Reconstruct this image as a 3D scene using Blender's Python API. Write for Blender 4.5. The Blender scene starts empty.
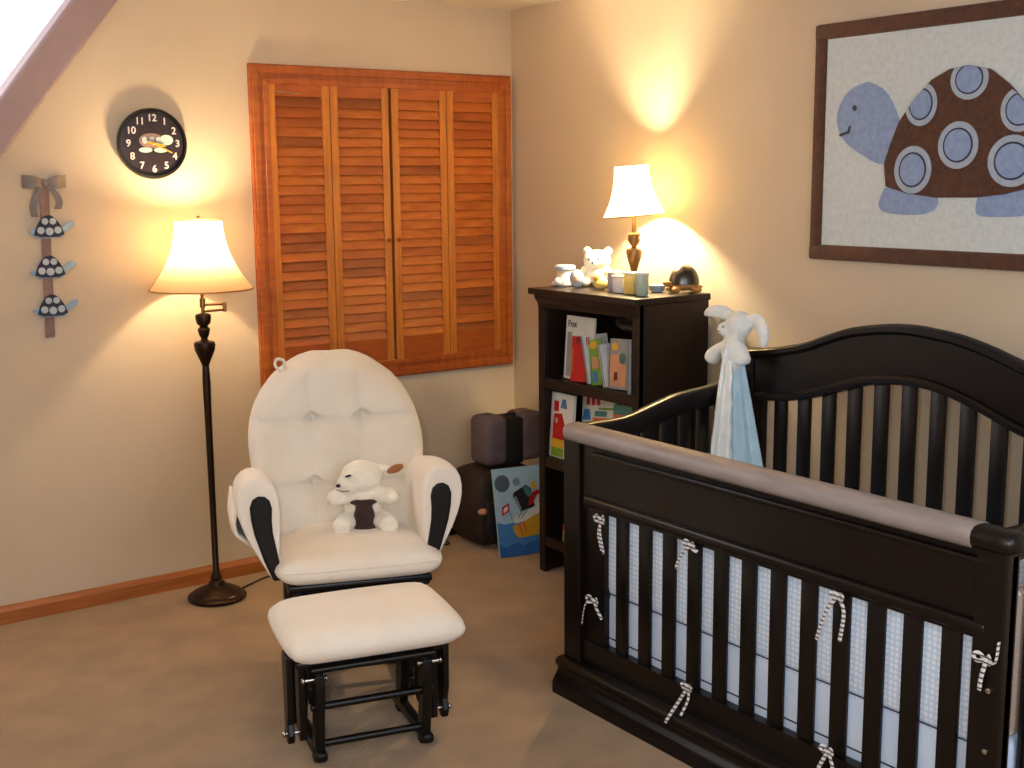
import bpy, math, random
from mathutils import Vector, Matrix, Euler
from math import sin, cos, pi, radians as R, sqrt
random.seed(7)
col = bpy.context.scene.collection
V = Vector

# ------------------------------------------------------------------ materials
def lin(h):
    h = h.lstrip('#'); o = []
    for i in (0, 2, 4):
        c = int(h[i:i+2], 16)/255
        o.append(c/12.92 if c <= .04045 else ((c+.055)/1.055)**2.4)
    return (*o, 1)
def mat(name, color, rough=.6, color2=None, scale=20, bump=0, bscale=None, stretch=None, metal=0, sheen=0,
        emit=None, estr=0, coat=0, spec=.5, detail=4, trans=0):
    m = bpy.data.materials.new(name); m.use_nodes = True
    nt = m.node_tree; N = nt.nodes; b = N['Principled BSDF']
    b.inputs['Roughness'].default_value = rough; b.inputs['Metallic'].default_value = metal
    b.inputs['Specular IOR Level'].default_value = spec
    if sheen: b.inputs['Sheen Weight'].default_value = sheen
    if coat: b.inputs['Coat Weight'].default_value = coat; b.inputs['Coat Roughness'].default_value = .15
    tc = N.new('ShaderNodeTexCoord'); mp = N.new('ShaderNodeMapping')
    if stretch: mp.inputs['Scale'].default_value = stretch
    nt.links.new(tc.outputs['Object'], mp.inputs['Vector'])
    no = N.new('ShaderNodeTexNoise'); no.inputs['Scale'].default_value = scale; no.inputs['Detail'].default_value = detail
    nt.links.new(mp.outputs['Vector'], no.inputs['Vector'])
    rp = N.new('ShaderNodeValToRGB')
    c1 = lin(color); c2 = lin(color2) if color2 else tuple([x*.88 for x in c1[:3]]+[1])
    rp.color_ramp.elements[0].position = .35; rp.color_ramp.elements[1].position = .65
    rp.color_ramp.elements[0].color = c2; rp.color_ramp.elements[1].color = c1
    nt.links.new(no.outputs['Fac'], rp.inputs['Fac']); nt.links.new(rp.outputs['Color'], b.inputs['Base Color'])
    if bump:
        n2 = N.new('ShaderNodeTexNoise'); n2.inputs['Scale'].default_value = bscale or scale*6; n2.inputs['Detail'].default_value = 3
        nt.links.new(mp.outputs['Vector'], n2.inputs['Vector'])
        bp = N.new('ShaderNodeBump'); bp.inputs['Strength'].default_value = bump; bp.inputs['Distance'].default_value = .004
        nt.links.new(n2.outputs['Fac'], bp.inputs['Height']); nt.links.new(bp.outputs['Normal'], b.inputs['Normal'])
    if emit:
        b.inputs['Emission Color'].default_value = lin(emit); b.inputs['Emission Strength'].default_value = estr
    if trans: b.inputs['Transmission Weight'].default_value = trans
    return m
M = {}
M['wall'] = mat('wall_paint', '#cab9a1', .8, '#c6b49b', 3, .12, 60)
M['ceil'] = mat('ceiling_paint', '#e9dfd0', .85, '#e4dacb', 3)
M['carpet'] = mat('carpet_pile', '#9b7a50', .95, '#886a42', 7, .9, 260, sheen=.3, detail=8)
M['trimwood'] = mat('honey_trim_wood', '#a9642c', .45, '#94521f', 6, stretch=(1, 12, 12), coat=.2)
M['casing'] = mat('casing_wood', '#a85a12', .5, '#96490c', 5, stretch=(2, 2, 10), coat=.25)
M['casingh'] = mat('casing_wood_horizontal', '#a25010', .5, '#8e400b', 5, stretch=(9, 2, 2), coat=.25)
M['stile'] = mat('shutter_stile_wood', '#bf7628', .45, '#ab621c', 5, stretch=(14, 4, 1.2))
M['slat'] = mat('shutter_louver_wood', '#b5641c', .45, '#a04f14', 6, stretch=(2, 9, 9))
M['slatd'] = mat('shutter_louver_dark_wood', '#8f4812', .45, '#7c3a0e', 6, stretch=(2, 9, 9))
M['slatm'] = mat('shutter_louver_mid_wood', '#a35216', .45, '#924411', 6, stretch=(2, 9, 9))
M['slanttrim'] = mat('mauve_painted_trim', '#9a8384', .6, '#927c7c', 5)
M['dark'] = mat('espresso_wood', '#0f0807', .33, '#0a0505', 8, stretch=(3, 3, 1), spec=.35)
M['bcdark'] = mat('bookcase_espresso_wood', '#1d100c', .4, '#150b08', 8, stretch=(1, 3, 3), spec=.35)
M['black'] = mat('black_lacquer_wood', '#0c0908', .36, '#080605', 8, spec=.35)
M['rail'] = mat('rail_window_sheen', '#958b88', .45, '#857b7a', 9, stretch=(4, 1, 4))  # grey-mauve paints in the window light that the rail reflects
M['cushion'] = mat('cream_microfiber', '#efe4d4', .9, '#e8dccb', 6, .25, 120, sheen=.25)
M['cushionb'] = mat('cream_microfiber_back', '#e3dacb', .9, '#dacfbe', 6, .25, 120, sheen=.25)
M['bronze'] = mat('bronze_metal', '#3c2a1f', .38, '#2a1c14', 14, metal=.75)
M['bronzelt'] = mat('antique_brass', '#8a6a42', .35, '#6d5132', 14, metal=.8)
M['steel'] = mat('steel_bolt', '#c9c5c0', .25, metal=1)
M['white'] = mat('white_enamel', '#dedad2', .45, '#d6d2ca')
M['plush'] = mat('cream_plush', '#f2ead9', .95, '#e6dcc8', 30, .8, 140, sheen=.5)
M['brownfab'] = mat('brown_plush', '#3a2019', .95, '#2b1712', 30, .6, 160, sheen=.3)
M['tan'] = mat('tan_felt', '#a4683e', .9, '#935a34', 20)
M['blackp'] = mat('black_plastic', '#0c0b0c', .3, '#090808')
M['clock'] = mat('clock_face_black', '#2a2027', .35, '#231a20')
M['clockw'] = mat('clock_numeral_white', '#d9ced0', .6)
M['gold'] = mat('clock_hand_gold', '#d8b04a', .35, '#c29a3a', metal=.3)
M['mint'] = mat('pale_mint_paint', '#b9d6c8', .5, '#a7c6bd')
M['ribbon'] = mat('mauve_brown_ribbon', '#8b7068', .7, '#7d635c', 30)
M['bowm'] = mat('taupe_satin_bow', '#82776f', .5, '#736760', 30)
M['navy'] = mat('navy_felt', '#36384a', .9, '#2c2e3e', 30)
M['paleblue'] = mat('pale_blue_felt', '#9fb9cb', .9, '#8faabf', 30)
M['spot'] = mat('blue_grey_felt', '#b4c1c8', .9, '#a6b4bd', 30)
M['rugw'] = mat('rug_cream_pile', '#d0d8d8', .95, '#c4cdce', 60, .8, 220, sheen=.3)
M['rugbr'] = mat('rug_brown_pile', '#55321f', .95, '#462817', 60, .9, 220, sheen=.2)
M['rugbl'] = mat('rug_blue_pile', '#8fa3c8', .95, '#8196bd', 60, .8, 220, sheen=.3)
M['ruglb'] = mat('rug_pale_blue_pile', '#a9b4c4', .95, '#9ca9ba', 60, .8, 220, sheen=.3)
M['bagg'] = mat('grey_brown_fabric', '#6a5d62', .9, '#5a4d52', 14, .3, 90)
M['bagk'] = mat('black_nylon', '#131114', .7, '#1c181a', 14, .3, 90)
M['bagbr'] = mat('dark_brown_nylon', '#2e1f18', .7, '#20150f', 9, .4, 60)
M['lovblue'] = mat('pale_blue_fleece', '#bcd8e4', .9, '#abcbd9', 20, .4, 100, sheen=.4)
M['satin'] = mat('white_satin', '#f2f0e8', .35, '#dfe0dd', 14, .5, 30, spec=.7)
M['lovwhite'] = mat('white_fleece', '#e9eae4', .95, '#dbe0dd', 30, .7, 120, sheen=.5)
M['sheet'] = mat('ice_blue_sheet', '#cfe2fa', .85, '#c3d8f3', 6)
M['cordk'] = mat('dark_cord', '#3a2a20', .6)
M['piggy'] = mat('glazed_white_ceramic', '#f0ead8', .25, '#e6dfca', 6, spec=.6)
M['cerblue'] = mat('glazed_blue_ceramic', '#a9bccb', .3, '#95abbf', 12)
M['ceryel'] = mat('glazed_yellow_ceramic', '#ead07a', .3, '#dfbf62', 30)
M['cergreen'] = mat('glazed_mint_ceramic', '#b6c7b2', .3, '#9db39c', 60)
M['cerlav'] = mat('glazed_lavender_ceramic', '#c3bac0', .3, '#ae9fab', 60)
M['cerpeach'] = mat('glazed_peach_ceramic', '#e8c9a8', .3, '#d9e0e2', 25)
M['tshell'] = mat('figurine_dark_shell', '#33261d', .3, '#1d1613', 40, coat=.5)
M['twood'] = mat('figurine_tan_wood', '#b5803f', .5, '#92602c', 20)
for n, c in dict(red='#b3141a', darkred='#7d1a1c', yellow='#d8a72a', green='#6e9c2c', blue='#3f77b0', sky='#a8cce0', sea='#4480c0',
                 seadk='#2a62a8', orange='#c5652c', peach='#c88f6c', pale='#cdd0c6', grey='#8b8f93', moon='#4f606e', moonlt='#7690a0',
                 navyp='#1a2030', paper='#dcdcd6', teal='#3c7d77', greyblue='#7f90a0', ink='#1b1b20', gold2='#c79c22').items():
    M['p_'+n] = mat('printed_'+n, c, .45)

def dots_material(name, base, dot, scale):
    m = bpy.data.materials.new(name); m.use_nodes = True; nt = m.node_tree; N = nt.nodes; b = N['Principled BSDF']
    b.inputs['Roughness'].default_value = .9
    tc = N.new('ShaderNodeTexCoord'); vo = N.new('ShaderNodeTexVoronoi'); vo.inputs['Scale'].default_value = scale
    vo.inputs['Randomness'].default_value = .15
    nt.links.new(tc.outputs['Object'], vo.inputs['Vector'])
    rp = N.new('ShaderNodeValToRGB'); rp.color_ramp.elements[0].position = .3; rp.color_ramp.elements[1].position = .45
    rp.color_ramp.elements[0].color = lin(dot); rp.color_ramp.elements[1].color = lin(base)
    nt.links.new(vo.outputs['Distance'], rp.inputs['Fac']); nt.links.new(rp.outputs['Color'], b.inputs['Base Color'])
    bp = N.new('ShaderNodeBump'); bp.inputs['Strength'].default_value = .4; bp.inputs['Distance'].default_value = .003
    nt.links.new(vo.outputs['Distance'], bp.inputs['Height']); nt.links.new(bp.outputs['Normal'], b.inputs['Normal'])
    return m
M['bumper'] = dots_material('dotted_blue_bumper', '#c0d8f4', '#e4eefb', 75)
M['bumpertan'] = dots_material('dotted_tan_bumper', '#b09c8a', '#dcd8d2', 85)
def stripe_material(name, a, c, scale, axis='Z'):
    m = bpy.data.materials.new(name); m.use_nodes = True; nt = m.node_tree; N = nt.nodes; b = N['Principled BSDF']
    b.inputs['Roughness'].default_value = .8
    tc = N.new('ShaderNodeTexCoord'); w = N.new('ShaderNodeTexWave'); w.bands_direction = axis; w.inputs['Scale'].default_value = scale
    nt.links.new(tc.outputs['Object'], w.inputs['Vector'])
    rp = N.new('ShaderNodeValToRGB'); rp.color_ramp.elements[0].position = .25; rp.color_ramp.elements[1].position = .4
    rp.color_ramp.elements[0].color = lin(c); rp.color_ramp.elements[1].color = lin(a)
    nt.links.new(w.outputs['Fac'], rp.inputs['Fac']); nt.links.new(rp.outputs['Color'], b.inputs['Base Color'])
    return m
M['tie'] = stripe_material('striped_ribbon', '#cfd0d0', '#5a5458', 28)
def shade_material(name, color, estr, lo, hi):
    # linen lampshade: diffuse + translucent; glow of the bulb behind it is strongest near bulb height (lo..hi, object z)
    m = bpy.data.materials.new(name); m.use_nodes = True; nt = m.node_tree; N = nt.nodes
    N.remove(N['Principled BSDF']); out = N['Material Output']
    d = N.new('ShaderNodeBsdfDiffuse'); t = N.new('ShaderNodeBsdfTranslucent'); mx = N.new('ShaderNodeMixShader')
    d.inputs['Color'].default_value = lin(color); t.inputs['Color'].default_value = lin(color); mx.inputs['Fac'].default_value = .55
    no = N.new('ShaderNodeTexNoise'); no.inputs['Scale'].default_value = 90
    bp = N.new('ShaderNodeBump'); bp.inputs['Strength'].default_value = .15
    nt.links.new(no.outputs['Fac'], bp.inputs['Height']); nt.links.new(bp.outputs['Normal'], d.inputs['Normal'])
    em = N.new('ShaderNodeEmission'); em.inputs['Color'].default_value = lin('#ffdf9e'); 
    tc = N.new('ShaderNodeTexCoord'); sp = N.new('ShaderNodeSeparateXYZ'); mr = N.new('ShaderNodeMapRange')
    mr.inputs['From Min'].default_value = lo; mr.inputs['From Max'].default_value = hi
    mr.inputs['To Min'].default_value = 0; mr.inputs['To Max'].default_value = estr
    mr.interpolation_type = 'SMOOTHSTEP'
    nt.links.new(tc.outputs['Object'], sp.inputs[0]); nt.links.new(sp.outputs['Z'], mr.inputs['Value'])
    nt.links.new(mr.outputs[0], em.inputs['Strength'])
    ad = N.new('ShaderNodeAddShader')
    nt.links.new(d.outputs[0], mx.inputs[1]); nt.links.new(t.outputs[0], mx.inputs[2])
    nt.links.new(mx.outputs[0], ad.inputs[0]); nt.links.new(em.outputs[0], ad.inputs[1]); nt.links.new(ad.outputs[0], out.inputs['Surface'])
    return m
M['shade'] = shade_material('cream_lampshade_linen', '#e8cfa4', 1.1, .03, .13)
M['shade2'] = shade_material('cream_small_lampshade_linen', '#e6cf9f', .9, .02, .09)
m = bpy.data.materials.new('bright_sky_pane'); m.use_nodes = True
m.node_tree.nodes['Principled BSDF'].inputs['Emission Color'].default_value = lin('#eef3ff')
m.node_tree.nodes['Principled BSDF'].inputs['Emission Strength'].default_value = 2.2
M['skypane'] = m
m = bpy.data.materials.new('warm_bulb_glass'); m.use_nodes = True
m.node_tree.nodes['Principled BSDF'].inputs['Emission Color'].default_value = lin('#ffe0a0')
m.node_tree.nodes['Principled BSDF'].inputs['Emission Strength'].default_value = 8
M['bulb'] = m

# ------------------------------------------------------------------ mesh collector
class MB:
    def __init__(s): s.v = []; s.f = []; s.m = []; s.mi = 0; s.T = Matrix()
    def add(s, vs, fs):
        o = len(s.v); s.v += [tuple(s.T @ V(p)) for p in vs]
        for f in fs: s.f.append([i+o for i in f]); s.m.append(s.mi)
        return s
    def box(s, c, d, rot=None, bev=0):
        x, y, z = [k/2 for k in d]
        if bev:
            return s.rbox(c, d, bev, rot)
        vs = [V((a*x, b*y, e*z)) for a in (-1, 1) for b in (-1, 1) for e in (-1, 1)]
        fs = [(0, 1, 3, 2), (4, 6, 7, 5), (0, 4, 5, 1), (2, 3, 7, 6), (0, 2, 6, 4), (1, 5, 7, 3)]
        m = Matrix.Translation(c) @ (Euler(rot).to_matrix().to_4x4() if rot else Matrix())
        return s.add([m @ v for v in vs], fs)
    def rbox(s, c, d, r, rot=None, seg=2):
        import bmesh
        b = bmesh.new(); bmesh.ops.create_cube(b, size=1)
        for v in b.verts: v.co = V((v.co.x*d[0], v.co.y*d[1], v.co.z*d[2]))
        bmesh.ops.bevel(b, geom=list(b.edges), offset=min(r, min(d)*.49), segments=seg, profile=.5, affect='EDGES')
        m = Matrix.Translation(c) @ (Euler(rot).to_matrix().to_4x4() if rot else Matrix())
        b.verts.index_update()
        s.add([m @ v.co for v in b.verts], [[v.index for v in f.verts] for f in b.faces]); b.free(); return s
    def lathe(s, prof, c=(0, 0, 0), n=28, cap=True, rot=None):
        vs = []; fs = []
        m = Matrix.Translation(c) @ (Euler(rot).to_matrix().to_4x4() if rot else Matrix())
        for r, z in prof:
            for i in range(n): a = 2*pi*i/n; vs.append(m @ V((r*cos(a), r*sin(a), z)))
        for j in range(len(prof)-1):
            for i in range(n): k = (i+1) % n; fs.append((j*n+i, j*n+k, (j+1)*n+k, (j+1)*n+i))
        if cap: fs.append(list(range(n))[::-1]); fs.append([(len(prof)-1)*n+i for i in range(n)])
        return s.add(vs, fs)
    def tube(s, pts, r, n=8, cap=True, flat=1.0, up=None):
        pts = [V(p) for p in pts]; rs = r if isinstance(r, (list, tuple)) else [r]*len(pts)
        vs = []; fs = []; prev = None
        for i, p in enumerate(pts):
            t = (pts[min(i+1, len(pts)-1)]-pts[max(i-1, 0)]).normalized()
            if prev is None:
                u = V(up) if up else (V((0, 0, 1)) if abs(t.z) < .9 else V((1, 0, 0)))
            else: u = prev
            u = (u-t*u.dot(t)).normalized(); w = t.cross(u); prev = u
            for k in range(n): a = 2*pi*k/n; vs.append(p+u*cos(a)*rs[i]+w*sin(a)*rs[i]*flat)
        for j in range(len(pts)-1):
            for k in range(n): q = (k+1) % n; fs.append((j*n+k, j*n+q, (j+1)*n+q, (j+1)*n+k))
        if cap: fs.append(list(range(n))[::-1]); fs.append([(len(pts)-1)*n+k for k in range(n)])
        return s.add(vs, fs)
    def cyl(s, a, b, r, n=14): return s.tube([a, b], r, n)
    def prism(s, poly, o, ux, uy, th):
        # polygon (2d list) in the plane o + ux*x + uy*y, thickness th along normal ux x uy
        o, ux, uy = V(o), V(ux), V(uy); nn = ux.cross(uy).normalized(); n = len(poly)
        a = [o+ux*p[0]+uy*p[1] for p in poly]; vs = a+[p+nn*th for p in a]
        fs = [list(range(n))[::-1], list(range(n, 2*n))]+[(i, (i+1) % n, (i+1) % n+n, i+n) for i in range(n)]
        return s.add(vs, fs)
    def strip(s, top, bot, y0, y1):  # helper unused axis form
        return s
    def blob(s, c, r, rot=None, nu=20, nv=12):
        m = Matrix.Translation(c) @ (Euler(rot).to_matrix().to_4x4() if rot else Matrix())
        vs = [m @ V((0, 0, -r[2]))]; fs = []
        for j in range(1, nv):
            t = -pi/2+pi*j/nv
            for i in range(nu): a = 2*pi*i/nu; vs.append(m @ V((r[0]*cos(t)*cos(a), r[1]*cos(t)*sin(a), r[2]*sin(t))))
        vs.append(m @ V((0, 0, r[2]))); L = len(vs)-1
        for i in range(nu): fs.append((0, 1+(i+1) % nu, 1+i)); fs.append((L, L-nu+i, L-nu+(i+1) % nu))
        for j in range(nv-2):
            for i in range(nu): k = (i+1) % nu; b0 = 1+j*nu; fs.append((b0+i, b0+k, b0+nu+k, b0+nu+i))
        return s.add(vs, fs)
    def loft(s, secs, closed=True, cap=True):
        n = len(secs[0]); vs = [p for q in secs for p in q]; fs = []
        for j in range(len(secs)-1):
            for i in range(n if closed else n-1):
                k = (i+1) % n; fs.append((j*n+i, j*n+k, (j+1)*n+k, (j+1)*n+i))
        if cap: fs.append(list(range(n))[::-1]); fs.append([(len(secs)-1)*n+i for i in range(n)])
        return s.add(vs, fs)
    def build(s, name, mats, parent=None, smooth=True, angle=35, bevel=0, sub=0, remesh=0, solid=0, loc=None):
        me = bpy.data.meshes.new(name); me.from_pydata([tuple(v) for v in s.v], [], s.f)
        if not isinstance(mats, (list, tuple)): mats = [mats]
        for q in mats: me.materials.append(q)
        me.polygons.foreach_set('material_index', s.m)
        import bmesh
        b = bmesh.new(); b.from_mesh(me); bmesh.ops.recalc_face_normals(b, faces=b.faces); b.to_mesh(me); b.free()
        if smooth:
            me.polygons.foreach_set('use_smooth', [True]*len(me.polygons)); 
            if not remesh and not sub: me.set_sharp_from_angle(angle=R(angle))
        me.update()
        o = bpy.data.objects.new(name, me); col.objects.link(o)
        if solid: q = o.modifiers.new('s', 'SOLIDIFY'); q.thickness = solid; q.offset = 0
        if bevel: q = o.modifiers.new('b', 'BEVEL'); q.width = bevel; q.segments = 2; q.limit_method = 'ANGLE'; q.angle_limit = R(40)
        if remesh:
            q = o.modifiers.new('r', 'REMESH'); q.mode = 'VOXEL'; q.voxel_size = remesh; q.use_smooth_shade = True
            q = o.modifiers.new('sm', 'SMOOTH'); q.iterations = 4; q.factor = .6
        if sub: q = o.modifiers.new('u', 'SUBSURF'); q.levels = sub; q.render_levels = sub
        if parent: o.parent = parent
        if loc: o.location = loc
        return o
def tag(o, label=None, cat=None, group=None, kind=None):
    for k, v in (('label', label), ('category', cat), ('group', group), ('kind', kind)):
        if v: o[k] = v
    return o
def empty(name, loc, rz=0, label=None, cat=None, group=None):
    o = bpy.data.objects.new(name, None); col.objects.link(o); o.location = loc; o.rotation_euler = (0, 0, rz); o.empty_display_size = .05
    return tag(o, label, cat, group)
class At:
    """collector whose points are given in room coordinates but stored relative to a root placed at loc"""
    def __new__(cls, loc):
        m = MB(); m.T = Matrix.Translation(-V(loc)); return m
def struct(o): o['kind'] = 'structure'; return o
def text_mb(mb, body, size, M4, depth=.001):
    cu = bpy.data.curves.new('tmp', 'FONT'); cu.body = body; cu.size = size; cu.extrude = depth/2; cu.align_x = 'CENTER'; cu.align_y = 'CENTER'; cu.offset = size*.02
    ob = bpy.data.objects.new('tmp', cu); col.objects.link(ob); bpy.context.view_layer.update()
    me = ob.evaluated_get(bpy.context.evaluated_depsgraph_get()).to_mesh()
    mb.add([M4 @ v.co for v in me.vertices], [list(p.vertices) for p in me.polygons])
    ob.to_mesh_clear(); bpy.data.objects.remove(ob); bpy.data.curves.remove(cu)
def ell(cx, cy, rx, ry, n=28, a0=0): return [(cx+rx*cos(a0+2*pi*i/n), cy+ry*sin(a0+2*pi*i/n)) for i in range(n)]
def spline(pts, n=6):
    out = []; P = [V(p) for p in pts]
    for i in range(len(P)-1):
        p0 = P[max(i-1, 0)]; p1 = P[i]; p2 = P[i+1]; p3 = P[min(i+2, len(P)-1)]
        for k in range(n):
            t = k/n; out.append(.5*((2*p1)+(p2-p0)*t+(2*p0-5*p1+4*p2-p3)*t*t+(3*p1-p0-3*p2+p3)*t**3))
    out.append(P[-1]); return out
def interp(pts, x):
    if x <= pts[0][0]: return pts[0][1]
    for (a, b), (c, d) in zip(pts, pts[1:]):
        if x <= c:
            t = (x-a)/(c-a); return b+(d-b)*t
    return pts[-1][1]

# ------------------------------------------------------------------ room shell
H = 2.2; XL = -3.7; YF = -5.2
q = MB(); q.box((XL/2+.1, YF/2+.1, -.05), (-XL+.2, -YF+.2, .1)); struct(q.build('floor', M['carpet'], smooth=False))
q = MB(); q.box((XL/2+.1, YF/2+.1, H+.05), (-XL+.2, -YF+.2, .1)); struct(q.build('ceiling', M['ceil'], smooth=False))
# wall with the shutters: solid below the slanted window edge
q = MB(); q.prism([(0.1, 0), (0.1, H), (-1.62, H), (-2.63, .9), (XL, .9), (XL, 0)][::-1], (0, .1, 0), (1, 0, 0), (0, 0, 1), .1)
struct(q.build('wall_back', M['wall'], smooth=False))
q = MB(); q.box((.05, YF/2, H/2), (.1, -YF, H)); struct(q.build('wall_right', M['wall'], smooth=False))
q = MB(); q.box((XL-.05, YF/2, H/2), (.1, -YF, H)); struct(q.build('wall_left', M['wall'], smooth=False))
# slanted gable window
q = MB(); q.prism([(-1.60, H), (-1.75, H), (-2.76, .9), (-2.76, .78), (-2.72, .78)], (0, .09, 0), (1, 0, 0), (0, 0, 1), .135)
q.box((-3.2, .02, .93), (1.05, .12, .06)); w2 = q.build('window_2', M['slanttrim'], bevel=.012); struct(w2)
w2.data.transform(Matrix()); 
q = MB(); q.prism([(-1.66, H), (-2.68, .93), (XL, .93), (XL, H)][::-1], (0, .11, 0), (1, 0, 0), (0, 0, 1), .01)
p = q.build('window_pane', M['skypane'], w2, smooth=False); struct(p)
# baseboard and trim
q = MB(); q.prism([(0, 0), (-.018, 0), (-.018, .045), (-.01, .061), (0, .063)], (XL, 0, 0), (0, 1, 0), (0, 0, 1), 1)
q.v = [(v[0] if v[0] < XL+.5 else -.96, v[1], v[2]) for v in q.v]
struct(q.build('baseboard_back', M['trimwood'], smooth=False))
q = MB(); q.box((-.009, -2.95, .03), (.018, 4.4, .06)); struct(q.build('baseboard_right', M['trimwood'], smooth=False))
# baseboard heater
hr = empty('baseboard_heater', (-.485, 0, 0), 0, 'white metal baseboard heater low on the wall behind the cream glider', 'heater')
q = MB(); q.prism([(-.004, .035), (-.052, .035), (-.062, .05), (-.062, .125), (-.05, .13), (-.05, .15), (-.02, .185), (-.004, .185)][::-1], (-.465, 0, 0), (0, 1, 0), (0, 0, 1), .93)
q.build('housing', M['white'], hr, smooth=False)
q = MB(); q.box((0, -.06, .137), (.93, .012, .008)); q.build('damper', M['white'], hr)
q = MB(); q.box((0, -.025, .017), (.92, .04, .034)); q.build('fin_tray', M['blackp'], hr)
q = MB(); q.box((-.468, -.034, .11), (.012, .064, .155), bev=.003); q.build('end_cap', M['white'], hr)

# ------------------------------------------------------------------ shuttered window
X0, X1, Z0, Z1 = -1.196, -.018, .708, 1.93
F = .062
def mitre(q, a, b, c, d, y0=-.024):
    pass
wn = MB()
# casing: four mitred boards with a stepped profile
def casing(q, outer, w, y_out, th):
    (x0, z0, x1, z1) = outer
    c = [(x0, z0), (x1, z0), (x1, z1), (x0, z1)]; i = [(x0+w, z0+w), (x1-w, z0+w), (x1-w, z1-w), (x0+w, z1-w)]
    for k in range(4):
        j = (k+1) % 4; q.mi = 1 if k in (0, 2) else 0
        q.prism([c[k], c[j], i[j], i[k]], (0, y_out, 0), (1, 0, 0), (0, 0, 1), th)
casing(wn, (X0, Z0, X1, Z1), .06, 0, .02)
casing(wn, (X0+.006, Z0+.006, X1-.006, Z1-.006), .026, -.019, .010)
casing(wn, (X0+.05, Z0+.05, X1-.05, Z1-.05), .022, -.012, .014)
w1 = wn.build('window_1', [M['casing'], M['casingh']], smooth=False, bevel=.002); struct(w1)
q = MB(); q.box(((X0+X1)/2, -.002, (Z0+Z1)/2), (X1-X0-.1, .003, Z1-Z0-.1)); struct(q.build('window_pane', M['p_ink'], w1, smooth=False))
ix0, ix1 = X0+.066, X1-.066; iz0, iz1 = Z0+.066, Z1-.064
pw = (ix1-ix0-.01)/4
lab = ['leftmost louvered wooden shutter panel, the one nearest the floor lamp',
       'second louvered shutter panel from the left, just left of the centre gap behind the glider',
       'third louvered shutter panel from the left, just right of the dark centre gap',
       'rightmost louvered wooden shutter panel, next to the room corner']
for k in range(4):
    xa = ix0+k*pw+(.010 if k >= 2 else 0); xb = xa+pw-.003; xm = (xa+xb)/2; wd = xb-xa; sw = .032
    rt = empty('louvered_shutter', (xm, -.014, iz0), 0, lab[k], 'shutter', 'four louvered shutters in the wooden window casing')
    hh = iz1-iz0
    q = MB(); q.T = Matrix()
    for s_ in (-1, 1): q.box((s_*(wd/2-sw/2), 0, hh/2), (sw, .020, hh))
    q.mi = 1; q.box((0, 0, hh-.025), (wd-2*sw, .018, .05)); q.box((0, 0, .05), (wd-2*sw, .018, .10))
    q.build('shutter_frame', [M['stile'], M['slatm']], rt, smooth=False, bevel=.0015)
    q = MB(); n = 26; zz0 = .10; zz1 = hh-.05
    for i in range(n):
        z = zz0+(i+.5)*(zz1-zz0)/n; u = random.random()
        q.mi = 1 if u < .12 else (2 if u < .35 else 0)
        q.box((0, -.001, z), (wd-2*sw-.002, .006, .046), rot=(R(-19), 0, 0))
    q.build('louvers', [M['slat'], M['slatd'], M['slatm']], rt, smooth=False)
    if k in (1, 2):
        q = MB(); q.lathe([(.004, 0), (.009, .008), (.008, .014), (.003, .018)], (( .5 if k == 1 else -.5)*(wd-sw), -.012, hh*.45), n=12, rot=(R(90), 0, 0)); q.build('knob', M['slatm'], rt)
q = MB(); q.tube(spline([(-1.11, -.032, 1.828), (-1.07, -.036, 1.827), (-1.0, -.034, 1.823)]), .002); 
rod = q.build('curtain_wire', M['steel']); tag(rod, 'thin pale wire lying across the top of the leftmost shutter', 'wire')

# ------------------------------------------------------------------ wall clock
ck = empty('wall_clock', (-1.57, 0, 1.636), 0, 'round black wall clock with white numerals and a pale turtle on the dial', 'clock')
Rk = .123
def facey(q, poly, y, th=.001): q.prism(poly, (0, y, 0), (1, 0, 0), (0, 0, 1), th)
q = MB(); q.lathe([(Rk-.004, 0), (Rk, .006), (Rk, .026), (Rk-.004, .033), (Rk-.012, .034), (Rk-.016, .020)], n=48, rot=(R(90), 0, 0)); q.build('case', M['blackp'], ck)
q = MB(); q.lathe([(Rk-.014, .0), (Rk-.014, .024)], n=48, rot=(R(90), 0, 0)); q.build('dial', M['clock'], ck)
for h in range(1, 13):
    q = MB(); a = R(90-30*h); text_mb(q, str(h), .034, Matrix.Translation((cos(a)*.088, -.0255, sin(a)*.088)) @ Matrix.Rotation(R(90), 4, 'X'))
    q.build('numeral', M['clockw'], ck, smooth=False)
q = MB(); q.mi = 0; q.mi = 2; facey(q, ell(-.005, .010, .045, .026), -.0243); q.mi = 0; facey(q, ell(.048, .013, .024, .018), -.0249)
for x in (-.028, .026): facey(q, ell(x, -.022, .024, .009), -.0243)
q.mi = 1
for x in (-.03, -.005, .020): facey(q, ell(x, .012, .010, .012), -.0256)
q.build('turtle_picture', [M['mint'], M['spot'], M['ribbon']], ck, smooth=False)
q = MB(); a = R(-26)
q.prism([(-.014, -.003), (.068, -.0025), (.076, 0), (.068, .0025), (-.014, .003)], (0, -.029, 0), (cos(a), 0, sin(a)), (-sin(a), 0, cos(a)), .0012); q.build('minute_hand', M['gold'], ck, smooth=False)
q = MB(); a = R(-12)
q.prism([(-.022, -.004), (.036, -.004), (.046, 0), (.036, .004), (-.022, .004)], (0, -.0315, 0), (cos(a), 0, sin(a)), (-sin(a), 0, cos(a)), .0012)
q.lathe([(.006, 0), (.006, .006), (.003, .008)], (0, -.027, 0), n=14, rot=(R(90), 0, 0)); q.build('hour_hand', M['gold'], ck, smooth=False)

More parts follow.
